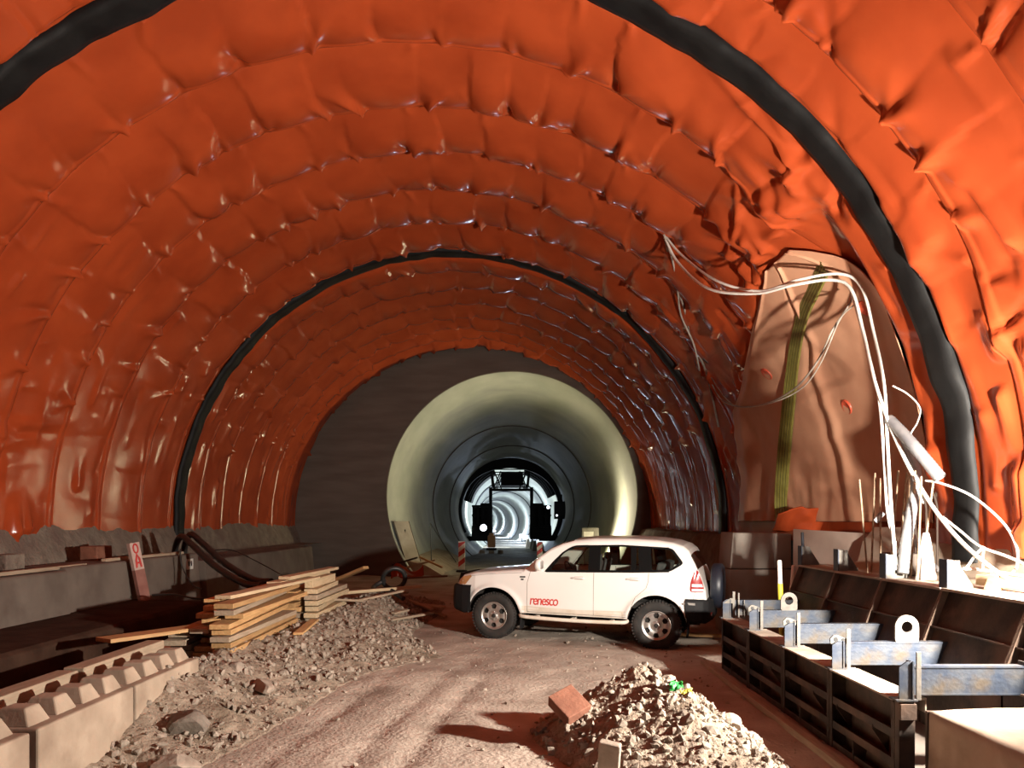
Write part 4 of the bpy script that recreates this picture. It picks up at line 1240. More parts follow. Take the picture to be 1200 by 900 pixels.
# marker stakes
for k, (b, tp_, lab) in enumerate(((( 3.74, 10.62, .10), (3.69, 10.6, 1.50), 'taller yellow stake with a white tip behind the farthest tie beam'), ((3.98, 11.12, .0), (4.07, 11.1, 1.40), 'shorter yellow stake with a white tip touching the high steel form'))):
    t = empty('marker_stake', b, lab, 'stake', 'yellow marker stakes')
    d = Vector(tp_) - Vector(b)
    mb = MB(); mb.tube([(0, 0, 0), d * .77], .036, 12); mb.build('yellow_sleeve', M['yellow'], t)
    mb = MB(); mb.tube([d * .77, d * .80, d * .99, d], [.034, .030, .030, .02], 12); o = mb.build('tip', M['white_paint'], t); o['label'] = 'white tip'

# starter bars in the kerb
RB = [(4.33, 9.35, -.10, 2.55, .0), (4.30, 9.2, .06, 2.62, .02), (4.34, 9.05, .02, 2.55, .04), (4.30, 8.75, .10, 2.62, .0), (4.36, 8.7, .14, 2.6, .05), (4.30, 8.45, .08, 2.66, .0), (4.36, 8.4, .06, 2.6, .02), (4.30, 8.15, .06, 2.52, .03), (4.36, 8.2, .12, 2.5, -.04)]
on9 = ['first', 'second', 'third', 'fourth', 'fifth', 'sixth', 'seventh', 'eighth', 'last']
for k, (x, y, dx, zt, dy) in enumerate(RB):
    mb = MB(); pth = [(x, y, 1.36), (x + dx * .5, y + dy * .4, (zt + 1.36) / 2), (x + dx, y + dy, zt)]
    mb.tube(smooth_path(pth, 10), .011, 6)
    for q in range(0, 40):
        u = q / 40; mb.tube([(x + dx * u, y + dy * u, 1.38 + (zt - 1.4) * u), (x + dx * u, y + dy * u, 1.39 + (zt - 1.4) * u)], .0128, 6)
    o = mb.build('rebar', M['rebar']); tag(o, 'pale starter bar near the grey conduit, %s of nine from the far end' % on9[k], 'rebar', 'pale starter bars on the kerb')
for k, (x, y) in enumerate(((4.86, 9.25), (4.88, 9.05), (4.90, 8.85))):
    mb = MB(); mb.tube(smooth_path([(x, y, 1.40), (x, y, 2.05), (x - .01, y - .01, 2.22), (x - .06, y - .03, 2.36)], 6), .013, 6)
    tag(mb.build('bent_rebar', M['rebar_dark']), 'dark bent starter bar by the black ring, %s of three from the far end' % on9[k], 'rebar', 'dark bent bars by the ring')
mb = MB(); mb.box((0, 0, 0), (.34, .5, .24)); o = mb.build('timber_block', M['concrete_dark'], bevel=.01); o.location = (4.62, 9.0, 1.55); tag(o, 'dark block at the foot of the bent bars', 'block')
mb = MB(); mb.box((0, 0, 0), (.13, 2.1, .10)); o = mb.build('timber', M['wood_pale'], bevel=.006); o.location = (4.55, 6.3, 1.49); o.rotation_euler = (0, 0, .05); tag(o, 'short pale squared timber on the kerb behind the nearest bracket', 'timber')
mb = MB(); mb.prism([(-.06, 0), (.06, 0), (.0, .16)], 'y', -.05, .05); o = mb.build('wedge', M['wood_pale']); o.location = (4.42, 7.05, 1.42); tag(o, 'small pale wooden wedge on the form head beside the squared timber', 'wedge')

# cables ----------------------------------------------------------------------
def cable(name, pts, r, m, label, group=None, n=10, cat='cable'):
    mb = MB(); mb.tube(smooth_path(pts, n), r, 8)
    return tag(mb.build(name, m), label, cat, group)
hk = hit(779, 276, .05)
pk = hit(990, 324, .18)
def A(px, py, d): return tuple(at(px, py, d))
dh, dp = hk.y, pk.y
CW = M['cable_white']; CG = M['cable_grey']
cable('cable', [hk, A(800, 300, dh - .5), A(840, 329, dh - 1.6), A(890, 341, dp + .9), A(935, 328, dp + .2), A(985, 321, dp), A(1010, 338, dp - .2), A(1024, 390, dp - .4), A(1036, 450, 9.0), A(1040, 520, 8.7), A(1044, 590, 8.5), A(1050, 668, 8.35)], .019, CW,
      'upper white cable draped over the peak and down to the forms')
cable('cable', [hk - Vector((0, 0, .04)), A(795, 308, dh - .4), A(830, 338, dh - 1.5), A(885, 344, dp + .8), A(930, 334, dp + .2), A(975, 328, dp), A(998, 340, dp - .2), A(1012, 390, dp - .4), A(1026, 450, 9.0), A(1052, 520, 8.6), A(1084, 580, 8.2), A(1120, 628, 7.7), A(1165, 668, 7.1), A(1205, 690, 6.7)], .021, CW,
      'lower white cable that runs on down along the wall out of the frame')
cable('cable', [A(997, 340, dp - .15), A(1014, 400, dp - .35), A(1030, 470, 8.9), A(1036, 540, 8.7), A(1040, 600, 8.5), A(1050, 640, 8.45), A(1062, 668, 8.35)], .017, CW, 'short white cable hanging straight down from the peak')
cable('cable', [A(1046, 452, 9.0), A(1064, 462, 9.0), A(1078, 478, 8.9), A(1075, 495, 8.8), A(1068, 507, 8.75), A(1060, 530, 8.7), A(1070, 560, 8.6), A(1082, 590, 8.5)], .009, CW, 'thin white lead making a small loop beside the conduit')
cable('cable', [A(1085, 563, 8.4), A(1105, 567, 8.2), A(1140, 582, 7.9), A(1175, 612, 7.6), A(1191, 640, 7.4), A(1192, 662, 7.3), A(1186, 672, 7.25)], .013, CW, 'white cable arching out wide in front of the black ring')
cable('cable', [A(1105, 606, 8.0), A(1125, 622, 7.8), A(1148, 640, 7.5), A(1180, 652, 7.2), A(1208, 664, 7.0)], .013, CW, 'white cable branch running low towards the frame edge')
cable('cable', [A(1152, 641, 7.45), A(1142, 652, 7.4), A(1131, 668, 7.35)], .012, CW, 'short white cable tail dropping behind the nearest bracket')
cable('cable', [A(1153, 641, 7.45), A(1152, 652, 7.4), A(1152, 666, 7.35)], .010, CW, 'short white cable tail dropping straight to the kerb')
cable('cable', [A(1128, 666, 7.5), A(1150, 668, 7.4), A(1180, 672, 7.2), A(1208, 676, 7.0)], .014, CW, 'white cable lying along the kerb top')
cable('cable', [A(1060, 600, 8.6), A(1068, 622, 8.5), A(1080, 648, 8.4), A(1100, 668, 8.2)], .024, M['conduit'], 'thick pale cable sweeping down behind the conduit to the kerb')
wl = [hit(px, py, .06) for px, py in ((779, 276), (784, 300), (792, 330), (803, 365), (812, 400), (826, 432), (834, 462), (842, 500))]
cable('cable', wl, .022, CG, 'grey cable hanging down the orange wall from the far hook')
cable('cable', [p + Vector((-.05, -.05, .02)) for p in [hit(px, py, .10) for px, py in ((781, 278), (790, 305), (796, 335), (800, 370), (815, 405), (822, 436))]], .018, CG, 'second grey cable twisted beside the first on the orange wall')
cable('cable', [wl[5], hit(842, 464, .14), hit(856, 474, .2), hit(876, 477, .2), A(905, 470, 12.2), A(935, 452, 11.2), A(960, 420, 10.4), A(975, 388, 10.0), A(992, 362, dp), A(999, 350, dp - .05)], .014, CG, 'dark thin cable swagged across the tan sheet')
cable('cable', [wl[5] + Vector((0, -.03, 0)), hit(850, 466, .16), hit(866, 476, .22), A(900, 473, 12.0), A(938, 456, 11.0), A(962, 425, 10.3), A(984, 375, 9.9), A(1001, 357, dp - .1)], .010, CG, 'second thin cable swagged just below the first across the sheet')
# conduits
mb = MB(); pth = smooth_path([A(1042, 492, 8.8), A(1055, 505, 8.6), A(1072, 524, 8.35), A(1088, 543, 8.2), A(1102, 560, 8.1)], 10)
mb.tube(pth, [.062 + .004 * (i % 2) for i in range(len(pth))], 14, caps=False); mb.tube(pth, .05, 14, caps=False)
tag(mb.build('conduit', M['conduit'], fix=False), 'thick grey corrugated conduit ending open in mid air', 'conduit')
mb = MB(); pth = smooth_path([A(1060, 512, 8.75), A(1069, 535, 8.6), A(1074, 565, 8.5), A(1068, 600, 8.4), A(1062, 635, 8.35), A(1058, 672, 8.3)], 14)
mb.tube(pth, [.056 + .004 * (i % 2) for i in range(len(pth))], 14)
tag(mb.build('conduit', M['conduit']), 'thick grey corrugated conduit curving down into the kerb', 'conduit')
# gathered white plastic sheet at the foot of the conduits
u = np.linspace(0, 2 * PI, 40); v = np.linspace(0, 1, 14); U, V = np.meshgrid(u, v, indexing='ij')
Rr = (.06 * (1 - V) ** .7 + .03) * (1 + .22 * np.sin(U * 7) * (1 - V))
o = grid_object('plastic_wrap', np.stack([4.42 + Rr * np.cos(U), 8.2 + Rr * np.sin(U), 1.40 + .52 * V], -1), M['white_paint']); tag(o, 'gathered white plastic wrap around the conduit foot', 'wrap')
mb = MB(); mb.box((0, 0, 0), (.06, .04, .14)); o = mb.build('cable_clip', M['conduit'], bevel=.01); o.location = at(1030, 606, 8.72); o.rotation_euler = (0, .7, 0); tag(o, 'small grey clip on the starter bars', 'clip')
# ---------------------------------------------------------------- left side: timber, hoses, marker board
def board(loc, d, yaw, m, label, roll=0, pitch=0, name='timber_board', group='boards of the timber stack'):
    mb = MB(); mb.box((0, 0, 0), d)
    o = mb.build(name, m, bevel=.004, seg=1); o.location = loc; o.rotation_euler = (pitch, roll, yaw)
    return tag(o, label, 'board', group)
rt = random.Random(5)
onum = ['lowest', 'second', 'third', 'fourth', 'fifth', 'sixth', 'seventh', 'eighth', 'ninth', 'tenth', 'topmost']
ZB = .33
def col(xc, w, n, yfront, length, zpitch, side, m, jit, yawb=0.05):
    for k in range(n):
        L = length * rt.uniform(.85, 1.1); y0 = yfront + rt.uniform(-jit, jit)
        th = zpitch * .80
        z = ZB + .012 + k * zpitch + th / 2
        yw = yawb + rt.uniform(-.055, .055)
        nm = 'topmost' if k == n - 1 else onum[k]
        board((xc + rt.uniform(-.02, .02) + math.sin(-yw) * L / 2, y0 + L / 2, z), (w, L, th), yw, m if rt.random() < .8 else M['wood_grey'], 'sawn board, %s from the bottom %s' % (nm, side))
# two dunnage bearers carry the stack
for k, yb in enumerate((10.4, 12.2, 13.9)):
    board((-3.62, yb, ZB - .06), (1.3, .10, .14), 0, M['wood_grey'], 'cross bearer under the timber stack, %s of three from its near end' % ('first', 'second', 'third')[k], name='bearer', group='bearers under the timber stack')
col(-3.52, .24, 9, 9.5, 2.8, .078, 'of the column nearest the road at the near end', M['wood'], .24, .02)
col(-3.82, .24, 8, 9.6, 2.6, .080, 'of the dark-ended inner column of the stack', M['wood'], .2, .02)
col(-3.30, .22, 6, 12.65, 2.1, .098, 'of the pale far column beside the road', M['wood_pale'], .12, .0)
col(-3.62, .24, 6, 12.5, 2.3, .095, 'of the far inner column behind the pale one', M['wood'], .2, .0)
col(-4.14, .26, 4, 9.5, 1.7, .085, 'of the low outer column facing the pit', M['wood_grey'], .25, .08)
zt = ZB + 9 * .078
board((-3.55, 11.5, zt + .03), (.22, 3.3, .045), -.10, M['wood_pale'], 'long whitish splashed board lying across the top of the stack')
board((-3.85, 11.2, zt - .02), (.20, 2.6, .045), -.02, M['wood'], 'long board on the inner side of the stack top')
board((-3.50, 13.4, zt + .10), (.20, 2.5, .05), -.08, M['wood_pale'], 'upper pale board jutting out farthest at the back of the top')
board((-3.62, 13.2, zt + .035), (.22, 2.6, .05), -.06, M['wood_pale'], 'pale board directly under the uppermost one at the back')
board((-3.36, 13.5, ZB + .66), (.14, 1.5, .14), -.02, M['wood_pale'], 'thick squared timber on the far column, pinkish at its end')
board((-4.22, 9.3, ZB + .37), (.30, 1.5, .045), -.55, M['wood'], 'wide orange board sticking out of the stack towards the blocks')
board((-3.95, 9.15, ZB - .02), (.20, .9, .05), -.5, M['wood'], 'short board end poking out under the wide orange one')
board((-4.45, 9.3, ZB - .03), (.14, .8, .08), .5, M['wood_grey'], 'stubby weathered piece between the stack and the beam')
board((-3.1, 11.6, hz(-3.1, 11.6) + .03), (.14, 1.5, .035), .10, M['wood'], 'loose lath lying on the rubble along the foot of the stack')
board((-2.78, 15.6, .62), (.09, 2.4, .06), -.75, M['wood_pale'], 'thin pale batten running from the stack into the dark scrap', name='batten', group='loose scrap wood')
board((-3.55, 17.0, .86), (.16, .95, .06), .95, M['wood'], 'short orange plank propped on the dark scrap heap', roll=0, pitch=-.32, name='plank', group='loose scrap wood')

# hoses over the kerb
H1 = [(-6.85, 15.6, 1.0), (-6.75, 15.4, 1.48), (-6.5, 15.1, 1.72), (-6.1, 14.7, 1.55), (-5.4, 14.0, 1.2), (-4.6, 13.2, .96), (-4.2, 12.9, .95)]
for k, (dx, lab) in enumerate(((0, 'thick black hose looped over the kerb, the one nearest the marker board'), (.16, 'thick black hose looped over the kerb, the one nearest the end wall'))):
    mb = MB(); mb.tube(smooth_path([(p[0] + dx * .4, p[1] + dx * 1.2 + k * .1, p[2] + .04 * k) for p in H1], 10), .062, 12)
    tag(mb.build('hose', M['hose']), lab, 'hose', 'black hoses over the kerb')
cable('cable', [(-6.4, 16.2, 1.40), (-5.8, 15.9, 1.42), (-5.0, 15.2, 1.2), (-4.2, 14.2, 1.0)], .012, M['hose'], 'thin black cable hanging from the kerb behind the hoses')
cable('cable', [(-6.3, 14.6, 1.5), (-6.28, 14.55, 1.3), (-6.2, 14.5, 1.1), (-5.9, 14.2, .85), (-5.6, 13.9, .8)], .012, M['hose'], 'thin black lead hanging beside the small white tag')
cable('cable', [(-5.9, 12.6, .82), (-5.5, 12.5, .84), (-5.1, 12.3, .80), (-4.6, 12.1, .82), (-4.3, 12.2, .9)], .016, M['hose'], 'dark cable lying on the ledge towards the timber')
# small white tag
t = empty('wall_tag', (-6.485, 15.45, 1.16), 'small white tag with two black strokes on the kerb under the hoses', 'tag')
mb = MB(); mb.box((.004, 0, 0), (.008, .32, .21)); mb.build('plate', M['tag_white'], t, bevel=.003)
for y in (-.05, .06):
    mb = MB(); mb.box((.010, y, .01), (.004, .06, .10), (.25, 0, 0)); mb.build('mark', M['black'], t)
# leaning red and white marker board
t = empty('marker_board', (-6.22, 13.0, .68), 'red and white marker board leaning on the kerb, its lower half darker', 'marker board')
lean = Vector((-.17, -.06, .98)); ang = lean.normalized()
e1 = Vector((.38, 1, .2)); e1 = (e1 - ang * e1.dot(ang)).normalized() * -1; e2 = ang.cross(e1).normalized()
Mx = Matrix((e1, e2, ang)).transposed()
def lean_box(c, d):
    b = MB(); b.box(c, d); return MB().add([Mx @ Vector(p) for p in b.v], b.f)
Lb = 1.0
lean_box((0, 0, Lb * .27), (.20, .07, Lb * .54)).build('lower_board', mat('board_red', (.22, .09, .07), .7, c2=(.3, .14, .11), scale=6), t)['label'] = 'dull red lower half'
lean_box((0, 0, Lb * .77), (.20, .07, Lb * .46)).build('upper_board', mat('board_white', (.55, .42, .37), .7, c2=(.45, .33, .28), scale=8), t)['label'] = 'whitish upper half'
sg = -1 if (Mx @ Vector((0, 1, 0))).y > 0 else 1
def lean_tube(pts, r, nm):
    MB().tube([Mx @ Vector((p[0], sg * .037, p[1])) for p in pts], r, 6).build(nm, M['red_paint'], t)
lean_tube([(.045 * math.cos(q), Lb * .90 + .075 * math.sin(q)) for q in np.linspace(0, 2 * PI, 24)], .014, 'red_ring')
f0 = Lb * .68
lean_tube([(-.045, f0 - .10), (-.03, f0 + .06), (.0, f0 + .12), (.035, f0 + .02), (.05, f0 - .10), (.02, f0 - .02), (-.03, f0 - .03)], .018, 'red_figure')
# bits on the shotcrete shelf
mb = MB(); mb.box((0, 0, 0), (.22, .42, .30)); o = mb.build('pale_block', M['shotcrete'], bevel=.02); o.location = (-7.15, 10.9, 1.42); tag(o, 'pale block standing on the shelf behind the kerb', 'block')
mb = MB(); mb.box((0, 0, 0), (.30, .50, .36)); o = mb.build('dark_block', M['brick'], bevel=.02); o.location = (-7.2, 13.3, 1.42); tag(o, 'dark reddish block on the shelf behind the kerb', 'block')
board((-6.62, 9.2, 1.355), (.10, 5.5, .05), .015, M['wood_grey'], 'long grey lath lying along the kerb edge', name='lath', group='laths on the kerb')
board((-6.66, 14.0, 1.39), (.08, 2.8, .05), -.03, M['wood_grey'], 'short grey lath between marker board and hoses', name='lath', group='laths on the kerb')
board((-4.75, 10.6, gz(-4.75, 10.6) + .30), (.35, 2.3, .05), -.12, M['wood'], 'dark reddish plank in the shade beside the stack', name='plank', group='loose scrap wood')

# dark scrap beyond the timber
mb = MB(); mb.lathe([(.24 + .05 * math.cos(q), .05 * math.sin(q)) for q in np.linspace(0, 2 * PI, 12)], 'y', 36)
o = mb.build('hose_coil', M['hose']); o.location = (-2.55, 16.6, .78); o.rotation_euler = (.35, 0, .3); tag(o, 'black hose coil standing in the dark scrap heap', 'hose coil')
cable('hose', [(-2.75, 16.6, .75), (-2.95, 16.4, .62), (-2.85, 16.0, .58), (-2.55, 15.9, .60), (-2.2, 15.6, .45)], .05, M['hose'], 'black hose end trailing from the coil', cat='hose')
rt2 = random.Random(31)
names = ['long', 'broken', 'flat', 'thin', 'short', 'split', 'rough', 'narrow']
for k in range(8):
    x, y = -3.0 + rt2.uniform(-.1, 1.4), rt2.uniform(14.2, 16.6)
    L = rt2.uniform(.5, 1.3)
    board((x, y, hz(x, y) + .10), (rt2.uniform(.06, .15), L, .04), rt2.uniform(-1.2, 1.2), M['wood_grey'], '%s dusty scrap board on the shaded heap beyond the timber, number %s from it' % (names[k], ('one', 'two', 'three', 'four', 'five', 'six', 'seven', 'eight')[k]), name='scrap_board', group='scrap boards on the shaded heap', pitch=rt2.uniform(-.15, .25), roll=rt2.uniform(-.3, .3))

# by the tunnel mouth
t = empty('slatted_panel', (-3.68, 28.95, .30), 'grey slatted panel leaning on the left lining at the tunnel mouth', 'panel')
lean = Vector((-.30, .0, 1)).normalized(); sdir = Vector((.39, .92, 0)).normalized()
def q3(u, v, w=0): return sdir * u + lean * v + sdir.cross(lean) * w
mb = MB(); mb.bar(q3(-.55, 0), q3(-.55, 1.75), .06, .04); mb.bar(q3(.55, 0), q3(.55, 1.75), .06, .04); mb.build('frame', M['concrete_dark'], t)
mb = MB(); mb.add([q3(-.55, 0, .01), q3(.55, 0, .01), q3(.55, 1.75, .01), q3(-.55, 1.75, .01), q3(-.55, 0, -.01), q3(.55, 0, -.01), q3(.55, 1.75, -.01), q3(-.55, 1.75, -.01)], [(0, 1, 2, 3), (7, 6, 5, 4), (0, 4, 5, 1), (1, 5, 6, 2), (2, 6, 7, 3), (3, 7, 4, 0)]); mb.build('sheet', M['concrete'], t)
for k in range(9):
    mb = MB(); mb.bar(q3(-.55, .12 + k * .19, -.02), q3(.55, .12 + k * .19, -.02), .03, .03); mb.build('slat', M['concrete_dark'], t)
mb = MB(); mb.box(q3(.1, 1.32, -.03), (.05, .14, .22)); mb.build('handle_hole', M['black'], t)
for k, (a, b, m_, lab) in enumerate(((( -3.9, 27.2, .30), (-2.7, 27.0, .62), M['wood_grey'], 'grey board rising from the scrap at the tunnel mouth'), ((-4.2, 26.9, .45), (-3.3, 26.8, .72), M['rebar_dark'], 'dark bar on the scrap at the tunnel mouth'),
                                     ((-3.2, 26.6, .75), (-2.4, 26.4, .40), M['wood'], 'brownish board sloping down at the tunnel mouth'), ((-3.6, 26.4, .03), (-2.2, 26.2, .12), M['brick'], 'reddish strip lying at the tunnel mouth'))):
    mb = MB(); mb.bar(a, b, .10, .06); tag(mb.build('scrap_bar', m_), lab, 'scrap', 'scrap at the tunnel mouth')
u = np.linspace(0, 1, 26); v = np.linspace(0, 1, 12); U, V = np.meshgrid(u, v, indexing='ij')
o = grid_object('membrane_scrap', np.stack([-4.2 + 1.1 * U, 27.0 - .4 * V + .1 * vnoise(U * 5, V * 3, 71), .04 + .55 * np.sin(V * PI) * (.6 + .3 * np.sin(U * 7)) + .06 * vnoise(U * 9, V * 7, 72)], -1), M['membrane']); tag(o, 'torn orange membrane scrap heaped at the tunnel mouth', 'scrap')
cable('cable', [(-3.3, 31, 1.9), (-3.25, 31, .3)], .02, M['hose'], 'upright dark cable on the left lining inside the mouth')
cable('cable', [(-3.3, 31, 1.9), (-2.9, 32, 1.1), (-2.4, 33, .2)], .02, M['hose'], 'slanting dark cable on the left lining inside the mouth')
mb = MB(); mb.prism([(-4.4, -.3), (-4.2, .62), (-3.2, .35), (-2.1, -.3)], 'y', 28.4, 40); tag(mb.build('wall_berm', M['concrete_warm']), 'pale sloping berm at the left foot of the finished tunnel', 'berm', kind='structure')
# barricade beacons
def beacon(x, y, zb_, label):
    t = empty('barrier_beacon', (x, y, zb_), label, 'barrier beacon', 'red and white beacons at the tunnel mouth')
    mb = MB(); mb.box((0, 0, .05), (.42, .30, .10)); mb.build('base', M['car_black'], t, bevel=.02)
    mb = MB(); mb.box((0, 0, .68), (.26, .03, 1.12)); mb.build('panel', M['white_paint'], t, bevel=.01)
    for k in range(3):
        z0 = .22 + k * .38
        mb = MB(); zz_ = [z0, z0 + .20, z0 + .36, z0 + .16]
        mb.prism([(-.128, min(1.23, z0 + .0)), (.128, min(1.23, z0 + .20)), (.128, min(1.23, z0 + .40)), (-.128, min(1.23, z0 + .20))], 'y', -.018, .018)
        mb.build('red_stripe', M['red_paint'], t)
beacon(-1.98, 30.2, -.05, 'red and white striped beacon standing in the open left of the car hood')
beacon(1.30, 36.0, -.25, 'red and white striped beacon half hidden behind the car windshield')
# ---------------------------------------------------------------- lining gantry far down the tunnel
GY = 66.0; S_ = GY / F
def G(px, py, dy=0): return (( px - 600) * S_, dy, -(py - HOR) * S_ + CAM_Z)
g = empty('lining_gantry', (0, GY, -.7), 'dark steel lining gantry straddling the roadway deep in the tunnel', 'gantry')
gi = Vector((0, 0, -.7))
def GP(px, py, dy=0): return Vector(G(px, py, dy)) - gi
gc = GP(598.5, 598.5)
def arch(r0, r1, y0, y1, a0, a1, name, m=M['gantry'], n=60, c=None):
    c = c or gc
    mb = MB()
    P = []
    for i in range(n + 1):
        a = a0 + (a1 - a0) * i / n
        ro, ri = (r0 if not callable(r0) else r0(a)), (r1 if not callable(r1) else r1(a))
        P.append([(c.x + ri * math.cos(a), y0, c.z + ri * math.sin(a)), (c.x + ro * math.cos(a), y0, c.z + ro * math.sin(a)), (c.x + ro * math.cos(a), y1, c.z + ro * math.sin(a)), (c.x + ri * math.cos(a), y1, c.z + ri * math.sin(a))])
    vs = [p for q in P for p in q]; fs = []
    for i in range(n):
        for k in range(4):
            l = (k + 1) % 4; fs.append((i * 4 + k, i * 4 + l, i * 4 + 4 + l, i * 4 + 4 + k))
    fs += [(0, 1, 2, 3), (n * 4 + 3, n * 4 + 2, n * 4 + 1, n * 4)]
    mb.add(vs, fs); return mb.build(name, m, g)
rO = 4.52
arch(rO, lambda a: rO - .30 - .55 * max(0, math.sin(a)) ** 3 - .10 * max(0, math.cos(a)), -.4, .3, -.55, PI + .45, 'shell_ring')
for k in range(4):
    y0 = 1.5 + k * 3
    arch(rO - .30, rO - .62, y0, y0 + .25, .35, PI * .40, 'rib'); arch(rO - .30, rO - .62, y0, y0 + .25, PI * .62, PI * .93, 'rib')
def frame(pts, w, name, dy=0, parent=None):
    mb = MB()
    for a, b in pts: mb.bar(GP(*a, dy), GP(*b, dy), w, w, up=(0, 1, 0))
    return mb.build(name, M['gantry'], parent or g)
for dy in (0.0, 4.0, 8.0):
    frame([((575, 550), (621, 550)), ((577, 571), (619, 571)), ((575, 550), (577, 571)), ((621, 550), (619, 571)), ((579, 552), (587, 571)), ((587, 552), (579, 571)), ((609, 552), (617, 571)), ((617, 552), (609, 571))], .10, 'roof_truss', dy)
mb = MB(); a = GP(587, 569); b = GP(613, 554); mb.box(((a.x + b.x) / 2, 2, (a.z + b.z) / 2), (b.x - a.x, 4, b.z - a.z)); mb.build('machine_box', M['gantry'], g)
for x0, x1, nm in ((553, 575, 'left_tower'), (623, 646, 'right_tower')):
    # legs, decks and panels of the portal tower
    lo, hi = 632, 592
    for dy in (0, 4, 8):
        for x in ((x0 + 2, x0 + 7, x1 - 9, x1 - 2) if x0 < 600 else (x0 + 2, x0 + 9, x1 - 6, x1 - 2)):
            mb = MB(); mb.bar(GP(x, lo, dy), GP(x, hi, dy), .20, .20, up=(0, 1, 0)); mb.build('portal_leg', M['gantry'], g)
    for y in (593, 604, 617):
        mb = MB(); a = GP(x0, y, 0); b = GP(x1, y, 0); mb.box(((a.x + b.x) / 2, 4, a.z), (b.x - a.x, 8.3, .16)); mb.build('work_deck', M['gantry'], g)
    mb = MB(); c = GP((x0 + x1) / 2, 625); w_ = (x1 - x0) * S_; mb.box((c.x, 4, c.z), (w_, 9, 1.0)); mb.build('undercarriage', M['gantry'], g)
    mb = MB(); xx0, xx1 = (563, 575) if x0 < 600 else (623, 637); c = GP((xx0 + xx1) / 2, 604); mb.box((c.x, 2.5, c.z), ((xx1 - xx0) * S_, 4.5, 2.1)); mb.build('side_panel', M['gantry'], g)
mb = MB(); a = GP(545, 634); b = GP(575, 629); mb.box(((a.x + b.x) / 2, 1, (a.z + b.z) / 2), (b.x - a.x, 2, b.z - a.z))
a = GP(632, 634); b = GP(660, 628); mb.box(((a.x + b.x) / 2, 1, (a.z + b.z) / 2), (b.x - a.x, 2, b.z - a.z)); mb.build('bogie', M['gantry'], g)
mb = MB(); c = GP(661, 598); mb.box((c.x - .2, -.3, c.z), (1.3, 1.2, 1.5)); mb.box((c.x - .3, -.3, c.z + 1.0), (.25, .25, .7)); mb.build('control_cabin', M['gantry'], g)
frame([((538, 577), (540, 630)), ((540, 577), (537, 604)), ((537, 604), (544, 630))], .10, 'access_ladder', -.8)
frame([((575, 571), (575, 632)), ((623, 571), (623, 632))], .28, 'inner_leg', 0)
frame([((575, 574), (621, 574))], .22, 'cross_beam', 0)
mb = MB(); mb.bar(GP(545, 628, -1.2), GP(660, 628, -1.2), .16, .05, up=(0, 1, 0)); 

def lamp(px, py, dy, r, m, label, power=None, col=(1, 1, 1), up=0):
    p = Vector(G(px, py, 0)) * 1.0; k = (GY + dy) / GY
    loc = Vector((p.x * k, GY + dy, CAM_Z + (p.z - CAM_Z) * k))
    t = empty('work_lamp', loc, label, 'lamp', 'work lamps deep in the tunnel')
    mb = MB(); mb.lathe([(0, -.02), (r * .9, -.02), (r, .03), (r, .10), (r * .6, .16), (0, .17)], 'y', 20); mb.build('housing', M['gantry'], t)
    mb = MB(); mb.lathe([(0, -.05), (r * .5, -.045), (r * .85, -.025)], 'y', 20); mb.build('lens', m, t)
    if power:
        l = bpy.data.lights.new('lamp_light', 'POINT'); l.energy = power; l.color = col; l.shadow_soft_size = r
        lo = bpy.data.objects.new('lamp_light', l); COL.objects.link(lo); lo.parent = t; lo.location = (0, -.35, 0)
lamp(566.5, 618.5, -1.6, .34, M['white_glow'], 'glaring white work lamp low on the left leg of the gantry', 25, (.85, .93, 1))
lamp(642.5, 594.5, -1.6, .16, M['white_glow'], 'small white work lamp high on the right leg of the gantry', 8, (.85, .93, 1))
lamp(652.5, 604, -1.4, .10, M['white_glow'], 'tiny white lamp outside the right leg of the gantry')
lamp(657.3, 628, -2.0, .10, M['amber_glow'], 'tiny amber lamp at the foot of the gantry')
# equipment on the roadway
def zf_(yv): return float(np.interp(yv, [27.9, 30, 60, 75, 124, 158, 320], [0, -.02, -.7, -.75, -1.6, -2.1, -2.1]))
t = empty('orange_machine', (-1.65, 62, zf_(62)), 'small orange machine on pallets in front of the gantry', 'machine')
mb = MB(); mb.box((0, 0, .95), (.62, .9, .95)); mb.box((0, -.1, 1.5), (.4, .5, .25)); mb.build('body', M['orange_paint'], t, bevel=.05)
mb = MB(); mb.box((0, 0, .34), (.8, 1.1, .16)); mb.build('chassis', M['gantry'], t, bevel=.02)
for x in (-.75, 0, .72):
    mb = MB(); mb.box((x, 0, .13), (.42, 1.0, .26)); mb.build('skid', M['concrete_warm'], t, bevel=.02)
for k, (x, y) in enumerate(((2.0, 68), (2.4, 64.5), (2.3, 60.8), (1.9, 72), (1.6, 77))):
    mb = MB(); mb.prism([(-.25, 0), (-.12, .85), (.12, .85), (.25, 0)], 'y', -1.4, 1.4); o = mb.build('barrier_block', M['concrete'], bevel=.03); o.location = (x, y, zf_(y)); tag(o, 'pale concrete barrier block on the right of the far roadway, %s along the row' % ('third', 'second', 'nearest', 'fourth', 'farthest')[k], 'barrier block', 'barrier blocks on the far roadway')
